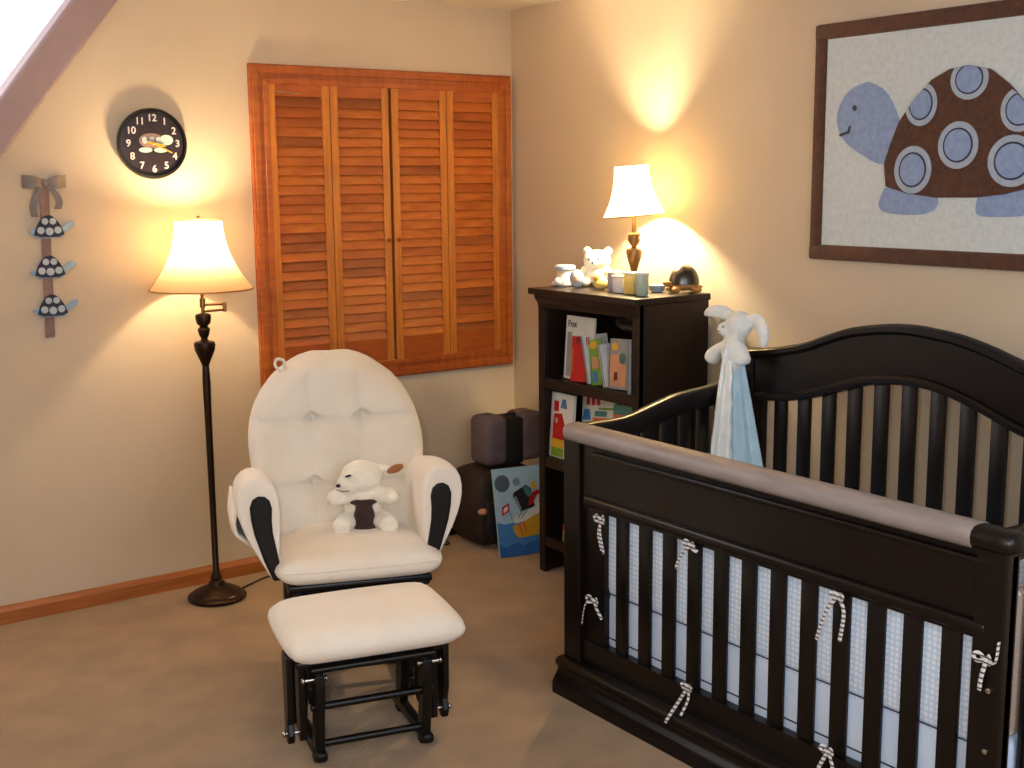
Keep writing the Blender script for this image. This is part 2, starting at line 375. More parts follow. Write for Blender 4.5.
# ------------------------------------------------------------------ ribbon with three turtles
hg = empty('turtle_wall_hanging', (-1.947, 0, 1.5), 0, 'taupe ribbon wall hanging with a bow and three small navy turtles', 'decoration')
q = MB(); secs = []
for i in range(12):
    t = i/11; x = -.0+(-.014)*t; z = .0-.52*t; secs.append([(x-.016, -.004-.002*sin(9*t), z), (x+.016, -.004-.002*sin(9*t+1), z), (x+.016, -.006-.002*sin(9*t+1), z), (x-.016, -.006-.002*sin(9*t), z)])
q.loft(secs); q.build('ribbon', M['ribbon'], hg)
q = MB()
for s_ in (-1, 1):   # bow loops and tails
    secs = []
    for i in range(9):
        t = i/8; h = .008+.014*sin(min(1, t*1.15)*pi*.62); d = .003+.012*sin(pi*t); x = s_*.072*t
        secs.append([(x, -.004-d, .003+h+.006*t), (x, -.006-d*1.3, .003+h+.006*t), (x, -.006-d*1.3, .003-h+.004*t), (x, -.004-d, .003-h+.004*t)])
    q.loft(secs)
for s_, L_ in ((-1, .11), (1, .085)):
    secs = []
    for i in range(9):
        t = i/8; x = s_*(.005+.038*sin(t*2.1)); z = -L_*t; secs.append([(x-.011, -.008-.01*sin(3*t), z), (x+.011, -.012-.01*sin(3*t), z), (x+.011, -.014-.01*sin(3*t), z), (x-.011, -.010-.01*sin(3*t), z)])
    q.loft(secs)
q.blob((0, -.014, .003), (.013, .009, .013)); q.build('bow', M['bowm'], hg)
for k, (x, z) in enumerate(((.004, -.152), (-.002, -.288), (-.002, -.420))):
    t = MB(); t.T = Matrix.Translation((x, 0, z))
    t.prism([(-.054, -.018), (-.036, -.030), (.04, -.030), (.052, -.012), (.078, .004), (.09, .016), (.084, .027), (.066, .024), (.048, .008), (.0, .02), (-.05, .0), (-.066, -.004)], (0, -.007, 0), (1, 0, 0), (0, 0, 1), .006)
    tb = t.build('turtle', M['paleblue'], hg, smooth=False, bevel=.002)
    t = MB(); t.T = Matrix.Translation((x, 0, z))
    t.prism([(-.050, -.018)]+[(-.050+.1*i/12, -.018+.066*sin(pi*i/12)**.75) for i in range(1, 12)]+[(.050, -.018), (.03, -.026), (-.03, -.026)][::1], (0, -.013, 0), (1, 0, 0), (0, 0, 1), .006)
    t.mi = 1
    for a, b, r in ((-.013, .027, .011), (.013, .027, .011), (-.028, -.003, .012), (0, -.007, .013), (.028, -.003, .012)):
        t.prism(ell(a, b, r, r, 16), (0, -.0188, 0), (1, 0, 0), (0, 0, 1), .002)
    t.build('shell', [M['navy'], M['spot']], tb, smooth=False)

# ------------------------------------------------------------------ floor lamp
fl = empty('floor_lamp', (-1.488, -.2, 0), 0, 'tall bronze swing-arm floor lamp with a cream bell shade, left of the window', 'lamp')
q = MB(); q.lathe([(.10, 0), (.105, .004), (.105, .012), (.098, .018), (.090, .020), (.084, .028), (.070, .033), (.062, .040), (.045, .046), (.032, .052), (.026, .066)], n=40); q.build('base', M['bronze'], fl)
q = MB(); q.lathe([(.026, .064), (.018, .072), (.022, .080), (.016, .092), (.011, .10), (.0115, .4), (.013, .7), (.0145, .80), (.012, .862)], n=24); q.build('pole', M['bronze'], fl)
q = MB(); q.lathe([(.012, .860), (.016, .870), (.022, .885), (.035, .915), (.038, .935), (.034, .945), (.014, .950), (.011, .957), (.018, .97), (.022, .99), (.013, 1.0), (.024, 1.01), (.028, 1.03), (.026, 1.042), (.012, 1.046)], n=28); q.build('urn', M['bronze'], fl)
q = MB(); q.cyl((0, 0, 1.04), (0, 0, 1.085), .006); q.tube([(0, 0, 1.052), (.085, .01, 1.052)], .0042); q.tube([(.085, .01, 1.045), (.085, .01, 1.078)], .0075); q.tube([(.085, .01, 1.072), (0, -.004, 1.076)], .0042)
q.cyl((0, 0, 1.066), (0, 0, 1.098), .010); q.cyl((0, 0, 1.09), (0, 0, 1.21), .006); q.build('swing_arm', M['bronzelt'], fl)
q = MB(); q.cyl((0, 0, 1.20), (0, 0, 1.235), .014); q.build('socket', M['bronzelt'], fl)
q = MB(); q.lathe([(.010, 1.232), (.014, 1.245), (.024, 1.262), (.026, 1.275), (.018, 1.292), (.004, 1.30)], n=18); bu = q.build('bulb', M['bulb'], fl); bu.visible_shadow = True
def bell(q, rb, rt_, h, p=1.8, n=44, m_=14): 
    q.lathe([(rt_+(rb-rt_)*(1-i/m_)**p, h*i/m_) for i in range(m_+1)], n=n, cap=False)
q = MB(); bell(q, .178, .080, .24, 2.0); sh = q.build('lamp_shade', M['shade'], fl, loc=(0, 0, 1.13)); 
q = MB(); q.tube([(.178*cos(a), .178*sin(a), 1.131) for a in [2*pi*i/40 for i in range(41)]], .0025, 6, cap=False); q.build('shade_hem', M['trimwood'], fl); q = MB(); q.tube([(.080*cos(a), .080*sin(a), 1.370) for a in [2*pi*i/40 for i in range(41)]], .0022, 6, cap=False); q.build('shade_trim', M['trimwood'], fl)
q = MB()
for s_ in (-1, 1): q.tube(spline([(s_*.012, 0, 1.225), (s_*.036, 0, 1.26), (s_*.034, 0, 1.31), (s_*.006, 0, 1.355)]), .0015)
for k in range(3):
    a = 2*pi*k/3; q.tube([(0, 0, 1.356), (.079*cos(a), .079*sin(a), 1.365)], .0015)
q.cyl((0, 0, 1.35), (0, 0, 1.372), .004); q.blob((0, 0, 1.378), (.007, .007, .009)); q.build('harp', M['bronzelt'], fl)
q = MB(); q.tube(spline([(-1.39, -.17, .005), (-1.33, -.14, .005), (-1.25, -.10, .005), (-1.12, -.09, .005), (-.99, -.10, .005)]), .0035); tag(q.build('power_cord', M['cordk']), 'thin brown cord on the carpet between the floor lamp base and the glider', 'cord')

# ------------------------------------------------------------------ glider chair
GA = R(-20); gl = empty('glider_chair', (-1.402, -1.086, 0), GA, 'cream cushioned glider rocking chair with black wooden arms in front of the window', 'chair')
# seat cushion (subdivided rounded slab)
def pillow(q, c, d, puff=.02, nx=12, ny=12, p=6, taper=0, sq=.10):
    top = []; bot = []
    for j in range(ny+1):
        for i in range(nx+1):
            s_ = -1+2*i/nx; t = -1+2*j/ny
            # squircle map
            k = 1-sq*(abs(s_)**3)*(abs(t)**3)
            x = s_*k*d[0]/2*(1+taper*t); y = t*k*d[1]/2
            e = max(0, 1-max(abs(s_), abs(t))**p)
            top.append((c[0]+x, c[1]+y, c[2]+d[2]/2*(.35+.65*e**.5)+puff*(1-s_*s_)*(1-t*t))); bot.append((c[0]+x, c[1]+y, c[2]-d[2]/2*(.35+.65*e**.5)))
    n = (nx+1)*(ny+1); fs = []
    for j in range(ny):
        for i in range(nx):
            a = j*(nx+1)+i; fs.append((a, a+1, a+nx+2, a+nx+1)); fs.append((n+a, n+a+nx+1, n+a+nx+2, n+a+1))
    rim = [i for i in range(nx+1)]+[(j*(nx+1)+nx) for j in range(1, ny+1)]+[ny*(nx+1)+i for i in range(nx-1, -1, -1)]+[j*(nx+1) for j in range(ny-1, 0, -1)]
    for a, b in zip(rim, rim[1:]+rim[:1]): fs.append((a, n+a, n+b, b))
    q.add(top+bot, fs)
q = MB(); pillow(q, (0, -.09, .400), (.505, .36, .085), .012); pillow(q, (0, .06, .400), (.415, .40, .08), .014); seat = q.build('seat_cushion', M['cushion'], gl, sub=1)
q = MB(); pts = []
q.tube([(-.225, -.262, .412), (-.12, -.270, .412), (0, -.271, .412), (.12, -.270, .412), (.225, -.262, .412)], .004, 6); q.build('piping', M['cushion'], seat)
# back cushion
def back_half(t):
    if t < .48: return interp([(0, .215), (.12, .25), (.3, .270), (.48, .278)], t)
    u = (t-.48)/.52; return .278*sqrt(max(0, 1-u**2.3))
q = MB(); NS, NT = 48, 56; Hb = .592; fr = []; bk = []
tilt = R(24); bx = lambda s_, h, d: (s_, .126+h*sin(tilt)-d*cos(tilt), .405+h*cos(tilt)+d*-sin(tilt)*-1*-1)
tuf = [(-.085, .33), (.085, .33), (-.075, .68), (.085, .68)]
for j in range(NT+1):
    t = j/NT*.998; hw = back_half(t)
    for i in range(NS+1):
        s_ = -1+2*i/NS; x = s_*hw; h = t*Hb + (.006*abs(sin(4.5*math.atan2(x, .2))) if t > .85 else 0)
        edge = min(1, (1-abs(s_))*hw/.055) ; et = min(1, t/.08, (1-t)/.07+.0); e = sqrt(max(0, 1-(1-max(0, edge))**2))*sqrt(max(0, 1-(1-max(0, et))**2))
        dep = .012+.062*e
        for (a, b) in tuf:
            dd = sqrt((x-a)**2+((t-b)*Hb)**2); dep -= .034*math.exp(-(dd/.024)**2)
        for b in (.33, .68): dep -= .017*math.exp(-(((t-b)*Hb)/.014)**2)*e
        for a in (-.08, .085): dep -= .011*math.exp(-((x-a)/.014)**2)*e
        fr.append(bx(x, h, dep)); bk.append(bx(x, h, -.012-.03*e))
n = len(fr); fs = []
for j in range(NT):
    for i in range(NS):
        a = j*(NS+1)+i; fs.append((a, a+1, a+NS+2, a+NS+1)); fs.append((n+a, n+a+NS+1, n+a+NS+2, n+a+1))
rim = list(range(NS+1))+[j*(NS+1)+NS for j in range(1, NT+1)]+[NT*(NS+1)+i for i in range(NS-1, -1, -1)]+[j*(NS+1) for j in range(NT-1, 0, -1)]
for a, b in zip(rim, rim[1:]+rim[:1]): fs.append((a, n+a, n+b, b))
q.add(fr+bk, fs); back = q.build('back_cushion', M['cushionb'], gl, angle=80)
for a, b in tuf:
    q = MB(); q.blob(bx(a, b*Hb, .045), (.008, .006, .008), nu=12, nv=8); q.build('tuft_button', M['cushionb'], back)
q = MB(); q.tube(spline([(-.16, .335, .895), (-.178, .34, .918), (-.170, .35, .935), (-.150, .35, .930), (-.148, .34, .915), (-.14, .335, .890)]), .005, 8); q.build('tie_loop', M['cushionb'], back)
# wooden back frame
q = MB()
for s_ in (-1, 1): q.tube([(s_*.17, .20, .34), (s_*.15, .40, .80)], .018, 8)
q.tube([(-.19, .40, .79), (0, .43, .84), (.19, .40, .79)], .018, 8)
for k in range(4): q.tube([(-.12+.08*k, .22, .34), (-.13+.087*k, .42, .81)], .009, 6)
q.build('back_frame', M['black'], gl)
q = MB(); q.box((0, .02, .335), (.42, .42, .04), bev=.008); q.box((0, -.205, .346), (.42, .03, .022), bev=.006); q.build('seat_frame', M['black'], gl)
def arm_sec(s_, v, k=1.0, dz=0):
    P = [(.236, .355), (.262, .41), (.296, .47), (.322, .53), (.338, .59), (.334, .645), (.308, .680), (.272, .690), (.236, .674), (.216, .635), (.210, .58), (.212, .51), (.218, .44), (.224, .38)]
    cx, cz = .275, .56
    cx -= .006; return [(s_*(cx+(x-.006-cx)*k)-.014, v, cz+(z-cz)*k+dz) for x, z in P]
for s_ in (-1, 1):
    q = MB(); secs = [arm_sec(s_, v, k, dz) for v, k, dz in ((-.182, .80, -.006), (-.186, .9, -.006), (-.176, .97, -.006), (-.155, 1, -.006), (-.05, 1, -.014), (.08, .97, -.034), (.18, .92, -.055), (.22, .78, -.06))]
    q.loft(secs); ar = q.build('arm_pad', M['cushion'], gl, sub=1)
    q = MB(); sc = [(.214, .37), (.220, .42), (.228, .465), (.236, .51), (.238, .55), (.236, .585), (.242, .608), (.256, .620), (.274, .622), (.290, .612), (.298, .59), (.296, .555), (.288, .51), (.276, .47), (.264, .43), (.252, .40), (.240, .37)]
    poly = [(s_*(x-.006)-.014, z) for x, z in sc]
    q.prism(poly, (0, -.158, 0), (1, 0, 0), (0, 0, 1), .036); q.build('arm_front', M['black'], gl, bevel=.006)
    if s_ > 0: continue
    q = MB(); q.loft([[(s_*a-.002, v, z) for a, v, z in ((.340, -.13+.3*i/6, .56+.002*i), (.346+.008*sin(pi*i/6), -.13+.3*i/6, .53), (.340+.01*sin(pi*i/6), -.13+.3*i/6, .495), (.300, -.13+.3*i/6, .46))] for i in range(7)], closed=False, cap=False)
    q.build('side_pocket', M['cushion'], ar, solid=.008)
# glider base
for s_ in (-1, 1):
    q = MB(); q.box((s_*.15, 0, .03), (.035, .46, .04), bev=.006)
    q.tube([(s_*.15, -.14, .04), (s_*.15, -.09, .30)], .022, 8); q.tube([(s_*.15, .14, .04), (s_*.15, .09, .30)], .022, 8); q.box((s_*.15, 0, .30), (.035, .26, .04), bev=.006)
    q.box((s_*.15, -.21, .008), (.03, .03, .016)); q.box((s_*.15, .21, .008), (.03, .03, .016))
    q.build('base_frame', M['black'], gl)
    for v in (-.19, .17):
        q = MB(); q.box((s_*.182, v, .23), (.022, .055, .24), bev=.008); q.build('glide_link', M['black'], gl)
        q = MB(); q.cyl((s_*.14, v, .13), (s_*.20, v, .13), .007); q.build('bolt', M['steel'], gl)
for v, z in ((-.1, .06), (.1, .06), (0, .28)): q = MB(); q.cyl((-.15, v, z), (.15, v, z), .014); q.build('cross_rail', M['black'], gl)

# ------------------------------------------------------------------ ottoman
ot = empty('glider_ottoman', (-1.60, -1.50, 0), R(-14), 'cream padded gliding ottoman on a black wooden base in front of the chair', 'ottoman')
q = MB(); pillow(q, (.012, -.018, .328), (.49, .355, .094), .012, p=8, sq=.05); q.build('cushion', M['cushion'], ot, sub=1)
q = MB(); q.box((0, -.01, .274), (.40, .25, .02), bev=.006); q.cyl((-.165, -.142, .262), (.165, -.142, .262), .009); q.build('seat_frame', M['black'], ot)
for s_ in (-1, 1):
    q = MB(); q.box((s_*.145, 0, .022), (.03, .30, .026), bev=.006)
    q.prism([(-.125, .0), (-.09, .0), (-.085, .03), (-.10, .12), (-.10, .24), (-.155, .25), (-.16, .20), (-.14, .12), (-.13, .04)], (s_*.145-.0125, 0, 0), (0, 1, 0), (0, 0, 1), .025)
    q.prism([(.125, .0), (.09, .0), (.085, .03), (.06, .12), (.06, .24), (.115, .25), (.11, .20), (.12, .12), (.125, .04)], (s_*.145-.0125, 0, 0), (0, 1, 0), (0, 0, 1), .025)
    q.box((s_*.145, -.02, .235), (.025, .24, .035), bev=.005)
    q.box((s_*.145, -.107, .008), (.032, .03, .016)); q.box((s_*.145, .11, .008), (.032, .03, .016))
    q.build('base_frame', M['black'], ot, bevel=.003)
    for v in (-.075, .035):
        q = MB(); q.prism([(v-.026, .29), (v-.024, .10), (v-.02, .055), (v, .045), (v+.02, .055), (v+.026, .10), (v+.03, .29)], (s_*.180-.009, 0, 0), (0, 1, 0), (0, 0, 1), .018); q.build('inner_link', M['black'], ot, bevel=.003)
        if v > 0: continue
        q = MB(); q.prism([(v-.03, .29), (v-.026, .14), (v-.012, .10), (v-.022, .07), (v-.012, .047), (v+.01, .045), (v+.024, .06), (v+.026, .12), (v+.035, .29)], (s_*.212-.009, 0, 0), (0, 1, 0), (0, 0, 1), .018); q.build('outer_link', M['black'], ot, bevel=.003)
        q = MB(); q.cyl((s_*.168, v, .072), (s_*.226, v, .072), .0055); q.blob((s_*.228, v, .072), (.006, .008, .008), nu=10, nv=6); q.build('bolt', M['steel'], ot)
    q = MB(); q.cyl((s_*.125, -.135, .235), (s_*.185, -.135, .235), .0055); q.blob((s_*.125, -.135, .235), (.006, .008, .008), nu=10, nv=6); q.blob((s_*.185, -.135, .235), (.006, .008, .008), nu=10, nv=6); q.build('bolt', M['steel'], ot)
q = MB(); q.cyl((-.145, -.11, .045), (.145, -.11, .045), .010); q.build('lower_cross_rail', M['black'], ot)
q = MB(); q.cyl((-.165, -.125, .155), (.165, -.125, .155), .010); q.build('middle_cross_rail', M['black'], ot)

# ------------------------------------------------------------------ plush lamb on the seat
dc = V((.056, .040, .440)); wpos = gl.matrix_basis
ga = Matrix.Translation((-1.408, -1.085, 0)) @ Matrix.Rotation(GA, 4, 'Z')
pl = empty('plush_lamb', ga @ dc, GA-R(6), 'cream plush lamb with brown tummy and a tan-lined ear, sitting on the glider seat', 'plush toy'); pl.scale = (1.28, 1.2, 1.10)
q = MB(); q.blob((0, .01, .055), (.046, .040, .056)); q.blob((0, .0, .095), (.036, .034, .03))
q.blob((-.004, -.008, .152), (.050, .046, .046)); q.blob((-.034, -.036, .140), (.030, .030, .028), rot=(0, 0, R(40)))
q.blob((.05, -.018, .098), (.030, .024, .025)); q.blob((.064, -.03, .096), (.022, .022, .022)); q.blob((-.052, -.018, .100), (.030, .024, .024)); q.blob((-.068, -.028, .098), (.022, .022, .022))
for s_ in (-1, 1):
    q.blob((s_*.045, -.03, .028), (.026, .045, .026), rot=(0, 0, s_*R(12))); q.blob((s_*.056, -.066, .026), (.024, .020, .028))
q.blob((.038, .0, .172), (.04, .013, .012), rot=(0, R(10), 0))
lb = q.build('body', M['plush'], pl, remesh=.005)
q = MB(); q.blob((0, -.032, .043), (.026, .014, .042)); q.blob((0, -.034, .01), (.028, .02, .012)); q.blob((0, -.012, .082), (.038, .03, .012)); q.build('tummy_patch', M['brownfab'], lb, remesh=.004)
q = MB(); q.blob((.078, -.008, .168), (.022, .007, .011), rot=(0, R(-24), R(6))); q.build('ear_lining', M['tan'], lb)
q = MB(); q.blob((-.036, -.055, .166), (.0085, .005, .003), rot=(0, R(-12), R(20))); q.build('eye', M['p_ink'], lb)
q = MB(); q.blob((-.060, -.056, .140), (.006, .006, .005)); q.build('nose', M['brownfab'], lb)
q = MB(); q.tube(spline([(-.066, -.054, .129), (-.050, -.067, .126), (-.034, -.067, .128)]), .0012, 6); q.build('mouth', M['brownfab'], lb)

# ------------------------------------------------------------------ bookcase
BY0, BY1, BX = -1.225, -.655, -.355
bc = empty('bookcase', (-.19, -.94, 0), 0, 'dark espresso wooden bookcase in the corner with children\'s books and a lamp on top', 'bookcase')
bl = (-.19, -.94, 0)
q = At(bl); q.box((-.205, -.928, 1.088), (.35, .615, .024), bev=.004)
q.prism([(0, 1.03), (0, 1.077), (-.022, 1.077), (-.016, 1.06), (-.004, 1.045)], (BX, BY0, 0), (1, 0, 0), (0, 0, 1), -.57)
q.prism([(0, 1.03), (0, 1.077), (.03, 1.077), (.022, 1.06), (.004, 1.045)], (BX, BY1, 0), (0, 1, 0), (0, 0, 1), .34)
q.build('top', M['bcdark'], bc, smooth=False)
for y in (BY0+.012, BY1-.012):
    q = At(bl); q.box((-.1925, y, .54), (.325, .024, 1.075)); 
    q.box((BX+.01, y+(.006 if y < -1 else -.006), .54), (.022, .036, 1.075)); q.build('side_panel', M['bcdark'], bc, smooth=False, bevel=.002)
q = At(bl); q.box((-.034, -.94, .56), (.008, .54, .94)); q.build('back_panel', M['bcdark'], bc, smooth=False)
q = At(bl); q.box((BX+.012, -.94, 1.055), (.02, .54, .045)); q.build('apron', M['bcdark'], bc, smooth=False)
for z in (.75, .445, .13):
    q = At(bl); q.box((-.1945, -.94, z), (.315, .53, .024)); q.box((BX+.012, -.94, z-.006), (.02, .53, .04)); q.build('shelf', M['bcdark'], bc, smooth=False, bevel=.002)

# books: each is cover + pages; local: spine up axis z, width along x(local), thickness along y(local)
def book(loc, rot, w, h, t, cov, label, group=None, deco=None, name='picture_book'):
    """book standing with front cover facing local -y; w along x, h along z, t thick"""
    r = empty(name, loc, 0, label, 'book', group); r.rotation_euler = rot
    q = MB(); q.box((0, -t/2+.0015, h/2), (w, .003, h)); q.box((0, t/2-.0015, h/2), (w, .003, h)); q.box((-w/2+.0015, 0, h/2), (.003, t, h)); c_ = q.build('cover', M[cov], r, smooth=False)
    q = MB(); q.box((.0005, 0, h/2), (w-.007, max(.002, t-.006), h-.006)); q.build('pages', M['p_paper'], r, smooth=False)
    if deco:
        q = MB(); mats = []
        for d in deco:
            k = d[0]
            if M[k] not in mats: mats.append(M[k])
            q.mi = mats.index(M[k])
            if d[1] == 'T': text_mb(q, d[2], d[5], Matrix.Translation((d[3], -t/2-.0006, d[4])) @ Matrix.Rotation(R(90), 4, 'X'), .0008)
            else: q.prism(d[1], (0, -t/2-.0001*(1+len(d)) , 0), (1, 0, 0), (0, 0, 1), .0008)
        q.build('cover_art', mats, c_, smooth=False)
    return r
def rect(x0, z0, x1, z1): return [(x0, z0), (x1, z0), (x1, z1), (x0, z1)]
RZ = R(-90)    # front cover looks into the room (-x)
sh1 = .7625; sh2 = .4575; sh3 = .1425
# upper shelf. local x of a book -> world -y ; so positions run from the left (y=-.70) to the right (y=-1.2)
book((-.300, -.825, sh1+.003), (R(-4), 0, RZ), .165, .235, .008, 'p_pale', 'tall white picture book titled Fox, leftmost on the upper shelf', 'books on the upper shelf',
     [('p_ink', 'T', 'Fox', -.045, .205, .034), ('p_grey', rect(-.070, .01, -.045, .175))])
book((-.322, -.855, sh1+.004), (R(-6), R(-3), RZ), .085, .165, .012, 'p_red', 'bright red picture book in front of the tall white one on the upper shelf', 'books on the upper shelf',
     [('p_darkred', [(-.02, .14), (.016, .14), (.020, .165), (.004, .16), (-.004, .164), (-.018, .165)]), ('p_orange', rect(-.038, .03, -.03, .12))])
r_ = book((-.270, -.918, sh1+.003), (R(-13), 0, 0), .12, .178, .008, 'p_paper', 'thin white-spined book leaning beside the red book, its spine towards the room', 'books on the upper shelf')
book((-.318, -.962, sh1+.004), (R(-5), R(-12), RZ), .060, .165, .010, 'p_green', 'green and yellow picture book leaning between two white spines', 'books on the upper shelf',
     [('p_yellow', ell(-.005, .145, .022, .014)), ('p_blue', rect(-.02, .01, .01, .05)), ('p_peach', [(-.02, .06), (.02, .06), (.015, .10), (-.015, .105)])])
book((-.270, -1.010, sh1+.003), (R(-13), 0, 0), .12, .155, .010, 'p_paper', 'leaning white-spined book touching the left side of the peach coloured cover', 'books on the upper shelf')
book((-.315, -1.082, sh1+.004), (R(-5), R(-3), RZ), .115, .178, .012, 'p_grey', 'grey-green picture book with a peach and blue cover picture on the upper shelf', 'books on the upper shelf',
     [('p_peach', [(-.05, .01), (.03, .01), (.035, .08), (.0, .125), (-.055, .12)]), ('p_teal', ell(.012, .11, .018, .02)), ('p_yellow', ell(-.03, .15, .018, .014)), ('p_darkred', rect(-.03, .03, -.01, .06))])
book((-.285, -1.165, sh1+.001), (0, 0, 0), .12, .182, .022, 'p_greyblue', 'grey-blue book standing spine out at the right end of the upper shelf', 'books on the upper shelf')
q = MB(); q.blob((0, 0, 0), (.05, .07, .022)); q.blob((.0, .06, .008), (.03, .03, .022)); q.blob((0, -.065, -.005), (.022, .035, .016)); o = q.build('plush_toy', M['bagbr'], None, remesh=.006, loc=(-.19, -1.01, .975)); tag(o, 'small dark brown plush lying behind the upper shelf books', 'plush toy')
# lower shelf
book((-.325, -.752, sh2+.003), (R(-4), 0, RZ), .135, .245, .012, 'p_paper', 'white picture book with a red creature on yellow and green, standing on the lower shelf', 'books on the lower shelf',
     [('p_red', [(-.05, .07), (.02, .07), (.02, .13), (.0, .17), (-.045, .165), (-.05, .12)]), ('p_paper', ell(-.03, .14, .008, .011)), ('p_yellow', [(-.052, .035), (.02, .04), (.02, .07), (-.052, .075)]), ('p_green', rect(-.052, .004, .02, .038)),
      ('p_red', rect(-.048, .175, -.02, .215)), ('p_blue', [(-.01, .19), (.03, .19), (.02, .225), (.0, .225)])])
book((-.285, -.92, sh2+.016), (R(-8), R(-6), RZ), .19, .245, .012, 'p_pale', 'pale book with red lettering leaning behind the crib rail on the lower shelf', 'books on the lower shelf',
     [('p_red', rect(-.07, .205, -.05, .235)), ('p_red', rect(-.04, .205, -.02, .235)), ('p_red', rect(-.01, .205, .01, .235)), ('p_blue', [(-.09, .15), (-.04, .15), (-.05, .19), (-.08, .19)]), ('p_orange', rect(-.03, .14, .09, .16)), ('p_teal', rect(-.02, .165, .05, .185)), ('p_green', rect(.0, .19, .09, .198))])
book((-.30, -1.105, sh2+.012), (R(-6), R(-3), RZ), .17, .235, .014, 'p_teal', 'teal book with an orange band on the lower shelf, right of the pale book', 'books on the lower shelf', [('p_orange', rect(-.08, .18, .08, .2)), ('p_paper', ell(0, .1, .03, .03))])
# toy block on the bottom shelf
tb = empty('toy_block', (-.30, -.785, sh3), R(20), 'small red and yellow toy block on the bottom shelf of the bookcase', 'toy')
q = MB(); q.box((0, 0, .010), (.065, .045, .020), bev=.003); q.build('green_layer', M['p_green'], tb)
q = MB(); q.box((0, 0, .031), (.060, .042, .022), bev=.003); q.build('yellow_layer', M['p_yellow'], tb)
q = MB(); q.box((0, 0, .053), (.062, .044, .022), bev=.004); q.build('red_layer', M['p_red'], tb)

# ------------------------------------------------------------------ things on the bookcase
TZ = 1.1005
tl = empty('table_lamp', (-.14, -.95, TZ), 0, 'small bronze table lamp with a cream shade on top of the bookcase', 'lamp')
q = MB(); q.lathe([(.050, 0), (.052, .006), (.044, .014), (.030, .020), (.016, .028), (.010, .045)], n=30); q.build('base', M['bronze'], tl)
q = MB(); q.lathe([(.010, .042), (.010, .06), (.015, .08), (.026, .115), (.031, .135), (.028, .146), (.012, .150), (.010, .158), (.018, .166), (.024, .178), (.022, .195), (.026, .202), (.010, .208), (.008, .27)], n=26); q.build('stem', M['bronzelt'], tl)
q = MB(); q.cyl((0, 0, .262), (0, 0, .300), .012); q.build('socket', M['bronzelt'], tl)
q = MB(); q.lathe([(.009, .296), (.012, .301), (.016, .310), (.017, .317), (.012, .325), (.003, .328)], n=18); q.build('bulb', M['bulb'], tl)
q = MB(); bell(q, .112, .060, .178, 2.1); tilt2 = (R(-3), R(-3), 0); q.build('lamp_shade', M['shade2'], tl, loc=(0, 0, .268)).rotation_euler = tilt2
q = MB(); q.T = Matrix.Translation((0, 0, -.268)); q.tube([(.112*cos(a), .112*sin(a), .268) for a in [2*pi*i/36 for i in range(37)]], .002, 6, cap=False); q.tube([(.06*cos(a), .06*sin(a), .446) for a in [2*pi*i/36 for i in range(37)]], .0018, 6, cap=False)
for k in range(3): a = 2*pi*k/3+.3; q.tube([(0, 0, .44), (.06*cos(a), .06*sin(a), .446)], .0013)
for s_ in (-1, 1): q.tube(spline([(0, s_*.012, .296), (0, s_*.03, .335), (0, s_*.028, .39), (0, 0, .44)]), .0013)
q.build('shade_wire', M['bronzelt'], tl, loc=(0, 0, .268)).rotation_euler = tilt2

r = empty('ceramic_jar', (-.235, -.665, TZ), 0, 'small pale peach and blue ceramic jar with a flared rim, leftmost on the bookcase top', 'jar')
q = MB(); q.lathe([(.030, 0), (.036, .006), (.038, .02), (.033, .04), (.032, .055), (.035, .062)], n=24); q.build('body', M['cerpeach'], r)
q = MB(); q.lathe([(.034, .060), (.040, .065), (.040, .075), (.034, .080), (.029, .076), (.029, .068)], n=24); q.build('rim', M['cerblue'], r)
q = MB(); q.blob((-.032, .0, .018), (.016, .02, .016)); q.blob((-.034, .018, .01), (.014, .014, .01)); q.build('flower', M['cerpeach'], r)
r = empty('teddy_bank', (-.15, -.755, TZ), R(-60), 'glazed white bear shaped ceramic bank with two round ears, beside the bookcase lamp', 'coin bank')
q = MB(); q.blob((0, 0, .045), (.050, .042, .045)); q.blob((0, -.004, .098), (.054, .044, .040)); q.blob((0, -.04, .088), (.02, .015, .014))
for s_ in (-1, 1): q.blob((s_*.042, 0, .132), (.018, .010, .017)); q.blob((s_*.034, -.036, .018), (.018, .024, .017)); q.blob((s_*.048, -.018, .055), (.015, .018, .022))
b_ = q.build('body', M['piggy'], r, remesh=.004)
q = MB()
for s_ in (-1, 1): q.blob((s_*.042, -.008, .132), (.010, .006, .010), nu=12, nv=8)
q.build('ear_lining', M['cerblue'], b_)
q = MB()
for s_ in (-1, 1): q.blob((s_*.018, -.044, .104), (.004, .003, .005), nu=10, nv=6)
q.blob((0, -.054, .092), (.006, .004, .004), nu=10, nv=6); q.build('face', M['p_ink'], b_)
r = empty('ceramic_egg', (-.248, -.752, TZ), R(-60), 'blue-grey ceramic egg with a pinkish patch in front of the bear bank', 'figurine')
q = MB(); q.blob((0, 0, .034), (.028, .022, .034)); q.build('egg', M['cerblue'], r)
q = MB(); q.blob((.002, -.020, .032), (.010, .004, .013)); q.build('patch', M['p_peach'], r)
r = empty('ceramic_duck', (-.225, -.868, TZ), R(-70), 'small yellow ceramic duck between the egg and the row of cups', 'figurine')
q = MB(); q.blob((0, 0, .018), (.034, .020, .018)); q.blob((-.018, -.004, .042), (.015, .014, .015)); q.blob((.034, 0, .027), (.012, .008, .008), rot=(0, R(-30), 0)); b_ = q.build('body', M['ceryel'], r, remesh=.003)
q = MB(); q.blob((-.034, -.006, .040), (.009, .006, .003)); q.build('beak', M['p_orange'], b_)
